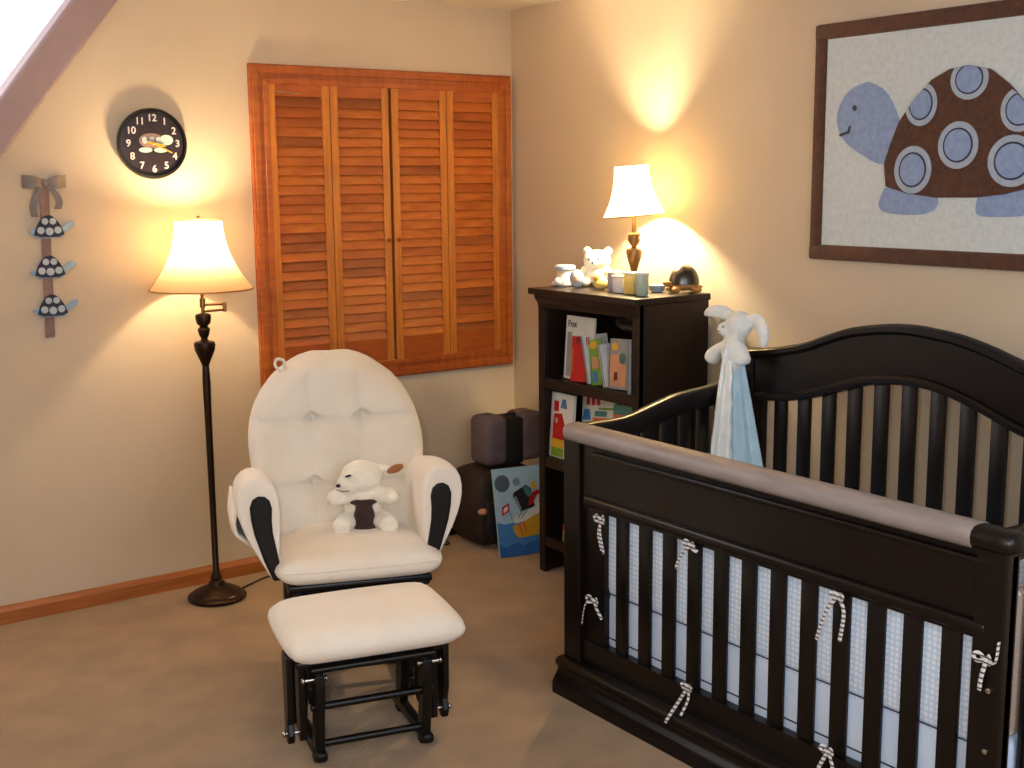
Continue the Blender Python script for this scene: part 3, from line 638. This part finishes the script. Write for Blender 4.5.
def cup(loc, mt, label, h=.065, rr=.023, sq=False):
    r = empty('ceramic_cup', loc, R(12), label, 'cup', 'small ceramic cups in front of the table lamp')
    q = MB()
    if sq:
        q.rbox((0, 0, h*.48), (rr*1.9, rr*1.9, h*.96), .005); q.build('body', M[mt], r)
        q = MB(); q.rbox((0, 0, h*.94), (rr*2.15, rr*2.15, h*.1), .003); q.build('rim', M['piggy'], r)
    else:
        q.lathe([(rr*.8, 0), (rr*.95, h*.08), (rr, h*.5), (rr*1.02, h*.9), (rr*.9, h*.9), (rr*.85, h*.15)], n=24); q.build('body', M[mt], r)
        q = MB(); q.lathe([(rr*1.02, h*.88), (rr*1.12, h*.94), (rr*1.02, h), (rr*.88, h*.97), (rr*.9, h*.88)], n=24, cap=False); q.build('rim', M['piggy'], r)
cup((-.235, -.955, TZ), 'cerlav', 'lavender-grey ceramic cup, leftmost of the row in front of the lamp', .072, .026)
cup((-.255, -1.017, TZ), 'cerpeach', 'peach flowered square ceramic cup, second in the row before the lamp', .062, .026, True)
cup((-.262, -1.082, TZ), 'ceryel', 'yellow patterned square ceramic cup, third in the row before the lamp', .078, .024, True)
cup((-.272, -1.142, TZ), 'cergreen', 'mint green ceramic cup, rightmost of the row in front of the lamp', .080, .024)
r = empty('small_dish', (-.14, -1.075, TZ), 0, 'small white and blue dish behind the mint cup, left of the turtle figurine', 'dish')
q = MB(); q.lathe([(.018, 0), (.026, .006), (.034, .025), (.031, .026), (.022, .008)], n=24); q.build('bowl', M['cerblue'], r)
r = empty('turtle_figurine', (-.090, -1.160, TZ), R(-28), 'glossy dark brown turtle figurine with tan wooden legs at the right of the bookcase top', 'figurine'); r.scale = (1.12, 1.12, 1.12)
q = MB(); q.blob((0, 0, .022), (.050, .036, .016)); q.blob((-.056, -.012, .030), (.018, .012, .010), rot=(0, R(12), 0)); q.blob((.05, 0, .018), (.014, .007, .005))
for a, b in ((-1, -1), (-1, 1), (1, -1), (1, 1)): q.blob((a*.034, b*.028, .011), (.017, .013, .0105), rot=(0, 0, a*b*R(30)))
b_ = q.build('body', M['twood'], r, remesh=.0035)
q = MB(); nn = 18; secs = []
for j in range(9):
    t = j/8*pi/2*.98; secs.append([(.050*cos(t)**.8*cos(2*pi*i/nn), .039*cos(t)**.8*sin(2*pi*i/nn), .028+.058*sin(t)*(1+.03*cos(2*pi*i/nn*3))) for i in range(nn)])
q.loft(secs); q.build('shell', M['tshell'], r)

# ------------------------------------------------------------------ bags and painted board in the corner
r = empty('duffel_bag', (-.26, -.21, 0), 0, 'dark brown nylon duffel bag on the floor behind the snow scene board', 'bag')
q = MB(); pillow(q, (0, 0, .165), (.34, .26, .32), .01, nx=14, ny=14, p=5); q.build('body', M['bagbr'], r, sub=1)
q = MB(); q.tube(spline([(-.10, -.133, .05), (-.11, -.14, .15), (-.08, -.142, .25), (-.02, -.142, .26), (.02, -.14, .15)]), .010, 8, flat=.4); q.build('strap', M['bagk'], r)
q = MB(); q.rbox((-.06, -.135, .14), (.14, .02, .14), .008); q.build('pocket', M['bagk'], r)
q = MB(); q.blob((-.14, -.12, .17), (.02, .02, .014)); q.build('tag_patch', M['p_peach'], r)
r = empty('storage_bag', (-.228, -.235, .333), 0, 'boxy grey-brown soft bag with a black middle panel, stacked on the duffel in the corner', 'bag')
q = MB(); q.rbox((-.072, 0, .11), (.108, .14, .205), .028, seg=3); q.build('left_pouch', M['bagg'], r)
q = MB(); q.rbox((.010, 0, .10), (.11, .125, .195), .012); q.build('middle_panel', M['bagk'], r)
q = MB(); q.rbox((.108, 0, .11), (.11, .14, .205), .028, seg=3); q.build('right_pouch', M['bagg'], r)
q = MB(); q.tube(spline([(-.03, -.04, .20), (-.02, -.05, .215), (.02, -.05, .215), (.03, -.04, .20)]), .006, 8); q.build('handle', M['bagk'], r)
q = MB(); q.tube(spline([(-.50, -.045, .09), (-.47, -.09, .07), (-.455, -.10, .03), (-.44, -.11, .006), (-.46, -.16, .005), (-.50, -.13, .005)]), .004); tag(q.build('loose_cord', M['blackp']), 'black cord hanging in front of the heater beside the dark duffel bag', 'cord')

pb = empty('painted_board', (-.395, -.447, .004), 0, 'blue painted board with a black hat, white figure and yellow boat, leaning by the bookcase', 'picture')
pb.rotation_euler = (R(-13), 0, R(-12))
W, Hh = .33, .355
q = MB(); q.box((W/2, .006, Hh/2), (W, .012, Hh)); b_ = q.build('panel', M['p_sky'], pb, smooth=False)
arts = [('p_sea', [(0, 0), (W, 0), (W, .16)]+[(W-W*i/10, .135+.006*sin(i*2)) for i in range(1, 11)]),
        ('p_seadk', [(0, 0), (W, 0)]+[(W-W*i/12, .045+.010*sin(i*2.2)) for i in range(13)]),
        ('p_moon', ell(.037, .295, .033, .034)), ('p_moonlt', ell(.100, .296, .016, .016)),
        ('p_gold2', [(.065, .12), (.07, .09), (.09, .07), (.15, .072), (.22, .08), (.29, .1), (.32, .16), (.32, .2), (.26, .18), (.2, .165), (.14, .145), (.10, .125)]),
        ('p_orange', [(.09, .12), (.10, .08), (.108, .08), (.10, .13)]), ('p_orange', [(.11, .128), (.118, .085), (.124, .085), (.12, .13)]),
        ('p_paper', ell(.235, .20, .062, .048)), ('p_paper', [(.075, .128), (.12, .135), (.19, .165), (.17, .19), (.12, .165), (.075, .158)]),
        ('p_ink', [(.085, .255), (.078, .24), (.105, .175), (.17, .19), (.16, .265), (.14, .28)]), ('p_grey', [(.082, .235), (.102, .178), (.112, .182), (.092, .24)]), ('p_teal', [(.125, .27), (.15, .275), (.162, .235), (.14, .23)]),
        ('p_red', [(.14, .195), (.16, .20), (.185, .235), (.24, .25), (.235, .265), (.17, .25), (.15, .225)]),
        ('p_yellow', [(.165, .258), (.185, .262), (.182, .29), (.17, .292), (.16, .275)]), ('p_red', [(.21, .275), (.225, .285), (.235, .30), (.215, .305)]),
        ('p_red', [(.022, .165), (.055, .18), (.058, .215), (.025, .20)]), ('p_paper', [(.030, .175), (.050, .186), (.050, .203), (.032, .194)]),
        ('p_ink', [(.090, .150), (.093, .150), (.110, .171), (.107, .171)]), ('p_ink', [(.105, .148), (.108, .148), (.130, .172), (.127, .172)]), ('p_ink', [(.05, .212), (.052, .212), (.066, .14), (.064, .14)]),
        ('p_ink', [(.19, .185), (.192, .185), (.200, .20), (.198, .20)]), ('p_ink', ell(.192, .208, .003, .004, 10))]
q = MB(); mats = []
for k, (a, poly) in enumerate(arts):
    if M[a] not in mats: mats.append(M[a])
    q.mi = mats.index(M[a]); q.prism(poly, (0, -.0006-.00025*k, 0), (1, 0, 0), (0, 0, 1), .0008)
q.build('painting', mats, b_, smooth=False)

# ------------------------------------------------------------------ turtle rug picture on the right wall
rug = empty('turtle_wall_rug', (0, -2.312, 1.6), 0, 'brown-bordered cream rug with a big blue turtle on the wall above the crib', 'wall hanging')
def onrug(q, poly, x, th=.004): q.prism([(-(y+2.3), z-1.6) for y, z in poly], (x, 0, 0), (0, -1, 0), (0, 0, 1), -th if False else th)
RY0, RY1, RZ0, RZ1 = -2.96, -1.65, 1.24, 1.967
q = MB(); onrug(q, [(RY1, RZ0), (RY0, RZ0), (RY0, RZ1), (RY1, RZ1)], -.004, .006); q.v = [(-.004 if v[0] > -.004 else v[0], v[1], v[2]) for v in q.v]
q = MB(); q.box((-.011, (RY0+RY1)/2+2.3, (RZ0+RZ1)/2-1.6), (.014, RY1-RY0-.04, RZ1-RZ0-.04)); bk_ = q.build('ground', M['rugw'], rug, smooth=False)
q = MB(); bw = .048
yc, zc = (RY0+RY1)/2+2.3, (RZ0+RZ1)/2-1.6
q.rbox((-.014, yc, RZ1-1.6-bw/2), (.022, RY1-RY0, bw), .008); q.rbox((-.014, yc, RZ0-1.6+bw/2), (.022, RY1-RY0, bw), .008)
q.rbox((-.0135, RY1+2.3-bw/2-.001, zc), (.021, bw, RZ1-RZ0-.03), .008); q.rbox((-.0135, RY0+2.3+bw/2+.001, zc), (.021, bw, RZ1-RZ0-.03), .008); q.build('border', M['rugbr'], rug)
def patch(q, poly, x0, x1):
    n = len(poly); vs = [(x0, y+2.3, z-1.6) for y, z in poly]+[(x1, y+2.3, z-1.6) for y, z in poly]
    q.add(vs, [list(range(n)), [n+i for i in range(n)][::-1]]+[(i, (i+1) % n, (i+1) % n+n, i+n) for i in range(n)])
def sm(pts, n=5):
    P = [(p[0], p[1], 0) for p in pts]; P = P+[P[0]]; return [(a.x, a.y) for a in spline(P, n)[:-1]]
q = MB(); patch(q, sm([(-1.859, 1.782), (-1.798, 1.764), (-1.758, 1.723), (-1.746, 1.673), (-1.77, 1.617), (-1.835, 1.571), (-1.93, 1.536), (-1.985, 1.60), (-1.969, 1.68), (-1.921, 1.751)]), -.016, -.021)
q.build('head', M['rugbl'], bk_, smooth=False)
def foot(pts):
    q = MB(); patch(q, sm(pts), -.016, -.021); q.build('foot', M['rugbl'], bk_, smooth=False)
foot([(-1.935, 1.466), (-1.915, 1.42), (-1.935, 1.395), (-2.005, 1.387), (-2.081, 1.392), (-2.117, 1.413), (-2.11, 1.45), (-2.02, 1.47)])
foot([(-2.253, 1.45), (-2.25, 1.394), (-2.319, 1.386), (-2.394, 1.392), (-2.43, 1.41), (-2.43, 1.47), (-2.33, 1.47)])
q = MB(); patch(q, sm([(-2.42, 1.60), (-2.45, 1.56), (-2.51, 1.53), (-2.55, 1.54), (-2.51, 1.58), (-2.46, 1.63)]), -.016, -.021); q.build('tail', M['rugbl'], bk_, smooth=False)
shell = [(-1.940, 1.470), (-1.931, 1.536), (-1.949, 1.59), (-1.978, 1.658), (-2.026, 1.717), (-2.085, 1.772), (-2.143, 1.797), (-2.202, 1.803), (-2.271, 1.788), (-2.33, 1.745), (-2.375, 1.70), (-2.42, 1.64), (-2.46, 1.56), (-2.47, 1.50), (-2.44, 1.475), (-2.389, 1.461), (-2.337, 1.449), (-2.247, 1.439), (-2.116, 1.438), (-2.014, 1.450)]
q = MB(); patch(q, shell, -.016, -.024); shl = q.build('shell', M['rugbr'], bk_, smooth=False)
def inside(y, z):
    c = False; n = len(shell)
    for i in range(n):
        (y1, z1), (y2, z2) = shell[i], shell[(i+1) % n]
        if (z1 > z) != (z2 > z) and y < (y2-y1)*(z-z1)/(z2-z1)+y1: c = not c
    return c
def clip(poly, cy, cz):
    out = []
    for y, z in poly:
        k = 1.0
        while k > .02 and not inside(cy+(y-cy)*k, cz+(z-cz)*k): k -= .02
        out.append((cy+(y-cy)*k, cz+(z-cz)*k))
    return out
for cy, cz, r_, s_ in ((-2.034, 1.518, .064, .069), (-2.182, 1.585, .065, .066), (-2.353, 1.538, .074, .070), (-2.053, 1.705, .054, .062), (-2.208, 1.765, .060, .056), (-2.368, 1.675, .058, .060)):
    q = MB(); mats = [M['ruglb'], M['navy'], M['rugbl']]
    for k, (f_, x) in enumerate(((1, -.0255), (.74, -.0265), (.66, -.0275))):
        q.mi = k; patch(q, clip(ell(cy, cz, r_*f_, s_*f_, 40), cy, cz), -.02, x)
    q.build('shell_spot', mats, shl, smooth=False)
q = MB(); patch(q, ell(-1.813, 1.706, .008, .009, 14), -.02, -.0225); q.build('eye', M['p_ink'], bk_, smooth=False)
q = MB(); patch(q, [(-1.757, 1.630), (-1.788, 1.638), (-1.795, 1.655), (-1.801, 1.653), (-1.797, 1.631), (-1.760, 1.622)], -.02, -.0225); q.build('mouth', M['p_ink'], bk_, smooth=False)

# ------------------------------------------------------------------ crib
CL = (-.62, -2.3, 0); FX = -.97; HX = -.26; YL = -1.60; YR = -3.01
cr = empty('baby_crib', CL, 0, 'dark espresso wooden baby crib with an arched slatted headboard against the right wall', 'crib')
def P_(name, q, m='dark', **k): return q.build(name, M[m], cr, **k)
# posts
for y in (YL-.035, YR+.035):
    q = At(CL); q.box((FX+.015, y, .385), (.04, .07, .77)); P_('post', q, smooth=False, bevel=.004)
    q = At(CL); q.box((HX+.005, y, .485), (.05, .075, .97)); P_('post', q, smooth=False, bevel=.004)
# front stiles, solid upper panel with mouldings
q = At(CL)
q.box((FX+.025, YL-.115, .385), (.022, .10, .75)); P_('front_stile', q, smooth=False); q = At(CL); q.box((FX+.025, -2.975, .385), (.022, .07, .75)); P_('front_stile', q, smooth=False)
q = At(CL); q.box((FX+.022, -2.30, .675), (.03, 1.40, .195)); P_('front_panel', q, smooth=False)
q = At(CL); q.box((FX+.002, -2.36, .7395), (.014, 1.27, .014), bev=.005); P_('upper_moulding', q)
q = At(CL); q.rbox((FX+.002, -2.33, .600), (.020, 1.28, .030), .010, seg=3); P_('lower_moulding', q)
q = At(CL); q.box((FX+.018, -2.36, .59), (.028, 1.15, .028)); P_('slat_header', q, smooth=False)
q = At(CL); q.box((FX+.022, -2.305, .13), (.03, 1.33, .10)); P_('bottom_rail', q, smooth=False)
# flared base
q = At(CL); prof = [(0, 0), (-.052, 0), (-.052, .035), (-.046, .045), (-.038, .055), (-.030, .070), (-.034, .080), (-.040, .088), (-.040, .098), (-.030, .106), (-.010, .108), (0, .108)]
q.prism([(a, b) for a, b in prof], (FX+.01, YL+.008, 0), (1, 0, 0), (0, 0, 1), 1.425)
P_('base_moulding', q, angle=50)
for y, sg in ((YL, 1), (YR, -1)):
    q = At(CL); q.prism([(-a*.35*sg, b) for a, b in prof], (FX+.006, y-.0*sg, 0), (0, 1, 0), (0, 0, 1), .73); P_('end_base_moulding', q, angle=50)
# cap rail (reflected window light painted in as pale tone), dark rail end block
q = At(CL); secs = []
for i in range(3+20+2):
    pass
def capsec(y, k):
    cx, cz = FX+.005, .792
    P = [(-.030, -.022), (-.036, -.012), (-.038, 0), (-.035, .013), (-.024, .022), (-.008, .025), (.012, .025), (.028, .020), (.034, .008), (.034, -.014), (.026, -.022)]
    return [(cx+a*k, y, cz+b*k) for a, b in P]
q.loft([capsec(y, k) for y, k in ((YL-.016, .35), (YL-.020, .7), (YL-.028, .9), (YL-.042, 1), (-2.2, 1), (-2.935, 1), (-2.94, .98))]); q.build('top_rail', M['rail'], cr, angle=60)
q = At(CL); q.loft([capsec(y, k) for y, k in ((-2.94, .93), (-2.97, .93), (YR+.02, .93), (YR-.012, .88), (YR-.02, .6))]); P_('rail_end', q, angle=60)
# front slats
for i in range(12):
    q = At(CL); q.rbox((FX+.02, -1.8346-.095*i, .375), (.013, .047, .42), .004); P_('front_slat', q)
# end panels
EP = [(FX+.03, .800), (-.772, .800), (-.67, .820), (-.555, .845), (-.407, .858), (-.33, .875), (HX-.02, .905)]
for y in (YL-.02, YR+.03):
    pts = spline([(a, 0, b) for a, b in EP], 5); q = At(CL)
    q.loft([[(p.x, y-.020, p.z-.055), (p.x, y+.020, p.z-.055), (p.x, y+.022, p.z-.005), (p.x, y+.014, p.z+.004), (p.x, y-.014, p.z+.004), (p.x, y-.022, p.z-.005)] for p in pts]); P_('end_rail', q, angle=50)
    for i in range(7):
        x = FX+.150+.0755*i; z1 = interp(EP, x)-.05; q = At(CL); q.rbox((x, y, (z1+.16)/2), (.045, .018, z1-.16), .005); P_('end_slat', q)
    q = At(CL); q.box(((FX+HX)/2+.01, y, .13), (.66, .03, .10)); P_('end_bottom_rail', q, smooth=False)
# headboard
TOP = [(-1.60, .962), (-1.654, .968), (-1.758, .984), (-1.879, 1.011), (-1.955, 1.042), (-2.051, 1.075), (-2.168, 1.094), (-2.255, 1.098), (-2.385, 1.087), (-2.486, 1.064), (-2.58, 1.033), (-2.66, 1.008), (-2.78, .984), (-2.9, .968), (-3.01, .962)]
BOT = [(-1.60, .80), (-1.73, .813), (-1.825, .825), (-1.92, .848), (-2.016, .882), (-2.11, .912), (-2.205, .927), (-2.297, .929), (-2.39, .912), (-2.48, .885), (-2.57, .85), (-2.66, .825), (-2.8, .812), (-3.01, .80)]
def cv(tab, y): return interp([(-a, b) for a, b in tab], -y)
ys = [YL-(YL-YR)*i/70 for i in range(71)]
def smc(tab, y): return sum(cv(tab, y+d) for d in (-.03, -.015, 0, .015, .03))/5
q = At(CL)
q.loft([[(HX-.012, y, smc(BOT, y)), (HX+.018, y, smc(BOT, y)), (HX+.018, y, smc(TOP, y)-.01), (HX+.010, y, smc(TOP, y)), (HX-.018, y, smc(TOP, y)), (HX-.026, y, smc(TOP, y)-.006), (HX-.026, y, smc(TOP, y)-.02), (HX-.012, y, smc(TOP, y)-.03)] for y in ys]); P_('headboard_crest', q, angle=40)
q = At(CL); q.tube([(HX-.016, y, smc(BOT, y)+.016) for y in ys[4:-4]], .014, 10); P_('headboard_moulding', q)
q = At(CL); q.box((HX, YL-.075, .47), (.026, .07, .70)); P_('headboard_stile', q, smooth=False); q = At(CL); q.box((HX, -2.935, .47), (.026, .10, .70)); P_('headboard_stile', q, smooth=False)
for i in range(12):
    y = -1.7787-.0932*i; z1 = smc(BOT, y)+.01; q = At(CL); q.rbox((HX, y, (z1+.14)/2), (.018, .046, z1-.14), .005); P_('headboard_slat', q)
q = At(CL); q.box((HX, -2.305, .13), (.03, 1.33, .10)); P_('headboard_bottom_rail', q, smooth=False)
q = At(CL); q.box(((FX+HX)/2+.01, -2.305, .19), (.64, 1.34, .012)); P_('mattress_support', q, smooth=False)
for z in (.60, .47, .34):
    q = At(CL); q.lathe([(.006, 0), (.006, .003), (.003, .004)], (FX-.006, -2.985, z-.12), n=10, rot=(0, R(-90), 0)); q.build('bolt', M['steel'], cr)

# mattress, bumper
q = MB(); q.rbox((-.61, -2.305, .265), (.62, 1.32, .135), .03, seg=3); mt = q.build('crib_mattress', M['sheet'], smooth=True); tag(mt, 'crib mattress in an ice-blue sheet inside the dark crib', 'mattress')
bu = empty('crib_bumper', CL, 0, 'pale blue dotted crib bumper tied to the slats with striped ribbons', 'bumper')
def pad(name, a, b, z0, z1, th, m):
    a, b = V(a), V(b); d = (b-a); n_ = V((-d.y, d.x, 0)).normalized(); q = At(CL); secs = []
    N_ = 40
    for i in range(N_+1):
        p = a+d*i/N_; w = .003*sin(i*1.3); e = 1 if 0 < i < N_ else .4
        secs.append([tuple(p+n_*(th/2*e*c)+V((0, 0, z))) for c, z in ((-.5, z0), (-1, z0+.02), (-1, (z0+z1)/2), (-1, z1-.015+w), (-.4, z1+w), (.4, z1+w), (1, z1-.015+w), (1, (z0+z1)/2), (1, z0+.02), (.5, z0))])
    q.loft(secs); return q.build(name, M[m], bu, angle=60)
pad('front_pad', (FX+.040, -1.665, 0), (FX+.040, -2.945, 0), .335, .588, .022, 'bumper')
pad('front_skirt', (FX+.040, -1.665, 0), (FX+.040, -2.945, 0), .172, .336, .016, 'bumper').data.materials[0] = M['sheet']
pad('back_pad', (HX-.03, -1.665, 0), (HX-.03, -2.945, 0), .335, .56, .022, 'bumper')
pad('end_pad', (FX+.07, YL-.055, 0), (HX-.06, YL-.055, 0), .335, .585, .022, 'bumper')
pad('end_pad', (FX+.06, YR+.058, 0), (HX-.06, YR+.058, 0), .335, .655, .022, 'bumpertan')
q = At(CL); q.tube([(FX+.0285, -1.68, .338), (FX+.0285, -2.94, .338)], .002, 6); q.build('seam', M['navy'], bu)
q = At(CL); q.tube([(FX+.0305, -1.68, .205), (FX+.0305, -2.94, .205)], .0022, 6); q.build('hem_piping', M['navy'], bu)
def tie(cy, cz, tails, loops=((-.03, .018), (.03, .016))):
    q = At(CL); x = FX-.007
    q.blob((x, cy, cz), (.006, .008, .008), nu=12, nv=8)
    for dy, dz in loops:
        q.tube(spline([(x, cy, cz), (x-.004, cy+dy*.6, cz+dz*1.0), (x-.006, cy+dy, cz+dz*.4), (x-.004, cy+dy*.7, cz-dz*.4), (x, cy, cz)], 5), .0045, 8, flat=.35, up=(0, 0, 1))
    for pts in tails:
        q.tube(spline([(x, cy, cz)]+[(x-.006-(.028 if p[1] < .125 else 0), p[0], p[1]) for p in pts], 5), .0050, 8, flat=.35, up=(0, 1, 0))
    q.build('tie', M['tie'], bu)
tie(-1.772, .560, [[(-1.768, .52), (-1.782, .475)], [(-1.775, .53), (-1.792, .468)]], ((.022, .012), (-.02, .014)))
tie(-1.745, .315, [[(-1.712, .30), (-1.695, .235)], [(-1.76, .30), (-1.785, .275)]], ((.03, .012), (-.02, .012)))
tie(-2.130, .575, [[(-2.10, .54), (-2.082, .503)], [(-2.145, .57), (-2.160, .566)]], ((.02, .01), (-.018, .008)))
tie(-2.128, .190, [[(-2.105, .15), (-2.080, .085)], [(-2.135, .16), (-2.137, .124)]], ((.018, .01), (-.018, .01)))
tie(-2.603, .572, [[(-2.575, .53), (-2.550, .455)], [(-2.625, .54), (-2.616, .47)]], ((.018, .008), (-.018, .008)))
tie(-2.590, .195, [[(-2.57, .15), (-2.56, .125)], [(-2.61, .16), (-2.60, .125)]], ((.018, .01), (-.018, .01)))
tie(-2.977, .542, [[(-2.972, .51), (-2.968, .478)], [(-3.0, .545), (-3.006, .59)]], ((.026, .012), (-.012, .012)))

# ------------------------------------------------------------------ bunny comforter hung over the back corner
bn = empty('bunny_comforter', (-.33, -1.64, .6), 0, 'white bunny comforter with satin edged pale blue blanket, hung on the crib\'s back corner', 'plush toy')
BL = (-.33, -1.64, .6)
q = At(BL); q.blob((-.33, -1.660, 1.050), (.040, .044, .044)); q.blob((-.36, -1.665, .96), (.028, .042, .06)); q.blob((-.355, -1.625, 1.035), (.026, .026, .022))
q.tube(spline([(-.33, -1.635, 1.07), (-.335, -1.60, 1.083), (-.345, -1.555, 1.083), (-.35, -1.525, 1.070)], 5), [.010, .014, .018, .021, .023, .024, .024, .024, .023, .022, .020, .018, .015, .012, .009, .005], 10, flat=.6)
q.tube(spline([(-.32, -1.69, 1.07), (-.315, -1.722, 1.065), (-.32, -1.752, 1.03), (-.33, -1.762, .985)], 5), [.012, .016, .019, .022, .024, .025, .026, .026, .026, .026, .025, .023, .020, .016, .012, .006], 10, flat=.6)
q.blob((-.335, -1.645, .985), (.030, .040, .045)); 
q.tube(spline([(-.34, -1.62, .985), (-.35, -1.58, .955), (-.35, -1.56, .925)], 5), [.016, .018, .019, .021, .022, .024, .026, .027, .026, .024, .014], 10)
q.tube(spline([(-.34, -1.68, .985), (-.355, -1.695, .965), (-.355, -1.70, .93)], 5), [.018, .019, .020, .022, .024, .026, .028, .030, .030, .027, .016], 10)
hd = q.build('bunny_body', M['lovwhite'], bn, remesh=.006)
q = At(BL)
for y in (-1.612, -1.64): q.blob((-.378, y, 1.045), (.003, .004, .004), nu=8, nv=6)
q.blob((-.382, -1.622, 1.03), (.004, .005, .003), nu=8, nv=6); q.build('face', M['p_grey'], hd)
q = At(BL); secs = []; satin = []
NJ, NI = 16, 24
for j in range(NJ+1):
    t = j/NJ; z = 1.0-.42*t; A_ = V((-.378-.092*t**.8, -1.655-.015*t)); B_ = V((-.348+.05*t, -1.688-.062*t**1.2))
    nr = V((B_.y-A_.y, -(B_.x-A_.x))).normalized()
    secs.append([(*(A_+(B_-A_)*i/NI+nr*(.009*sin(i*.8+1.2*t)*min(1, t*2.2))), z) for i in range(NI+1)])
q.loft(secs, closed=False, cap=False); q.build('blanket', M['lovblue'], bn, solid=.007)
q = At(BL); q.loft([[(s_[i][0]-.006-.002*sin(j*1.9+i), s_[i][1]-.006-.002*sin(j*2), s_[i][2]) for i in range(0, 12)] for j, s_ in enumerate(secs)], closed=False, cap=False); q.build('satin_edge', M['satin'], bn, solid=.005)

# ------------------------------------------------------------------ lights
def light(name, kind, loc, energy, color, **k):
    l = bpy.data.lights.new(name, kind); l.energy = energy; l.color = color
    for a, b in k.items(): setattr(l, a, b)
    o = bpy.data.objects.new(name, l); col.objects.link(o); o.location = loc; return o
light('floor_lamp_light', 'POINT', (-1.488, -.2, 1.32), 20, (1, .74, .42), shadow_soft_size=.03)
light('table_lamp_light', 'POINT', (-.14, -.95, TZ+.358), 52, (1, .80, .48), shadow_soft_size=.022)
o = light('unseen_window_daylight', 'AREA', (-2.2, -5.1, 1.75), 42, (.80, .87, 1), shape='RECTANGLE', size=2.2, size_y=1.4); o.rotation_euler = (R(78), 0, R(-10))  # added soft area light standing in for an unseen window behind the camera
o = light('gable_daylight', 'AREA', (-2.5, .02, 1.75), 6, (.85, .9, 1), shape='RECTANGLE', size=.8, size_y=.7); o.rotation_euler = (R(-90), 0, 0)
light('camera_flash', 'POINT', (-3.165, -4.262, 1.535), 60, (.90, .94, 1), shadow_soft_size=.03)
w = bpy.data.worlds.new('room_ambience'); bpy.context.scene.world = w; w.use_nodes = True
w.node_tree.nodes['Background'].inputs['Color'].default_value = (.78, .80, .92, 1); w.node_tree.nodes['Background'].inputs['Strength'].default_value = .55

# ------------------------------------------------------------------ camera
cd = bpy.data.cameras.new('camera'); cd.sensor_width = 36; cd.lens = 36*1222.24/1024; cd.clip_start = .05
co = bpy.data.objects.new('camera', cd); col.objects.link(co)
rx = V((.81278, -.582503, -.008872)); ry = V((.10318, .128947, .986269)); rz = V((-.573361, -.802535, .164908))
mm = Matrix((rx, ry, rz)).transposed().to_4x4(); mm.translation = (-3.0957, -4.3168, 1.5); co.matrix_world = mm
sc = bpy.context.scene; sc.camera = co
sc.view_settings.view_transform = 'Standard'; sc.view_settings.look = 'None'; sc.view_settings.exposure = .1; sc.view_settings.gamma = 1
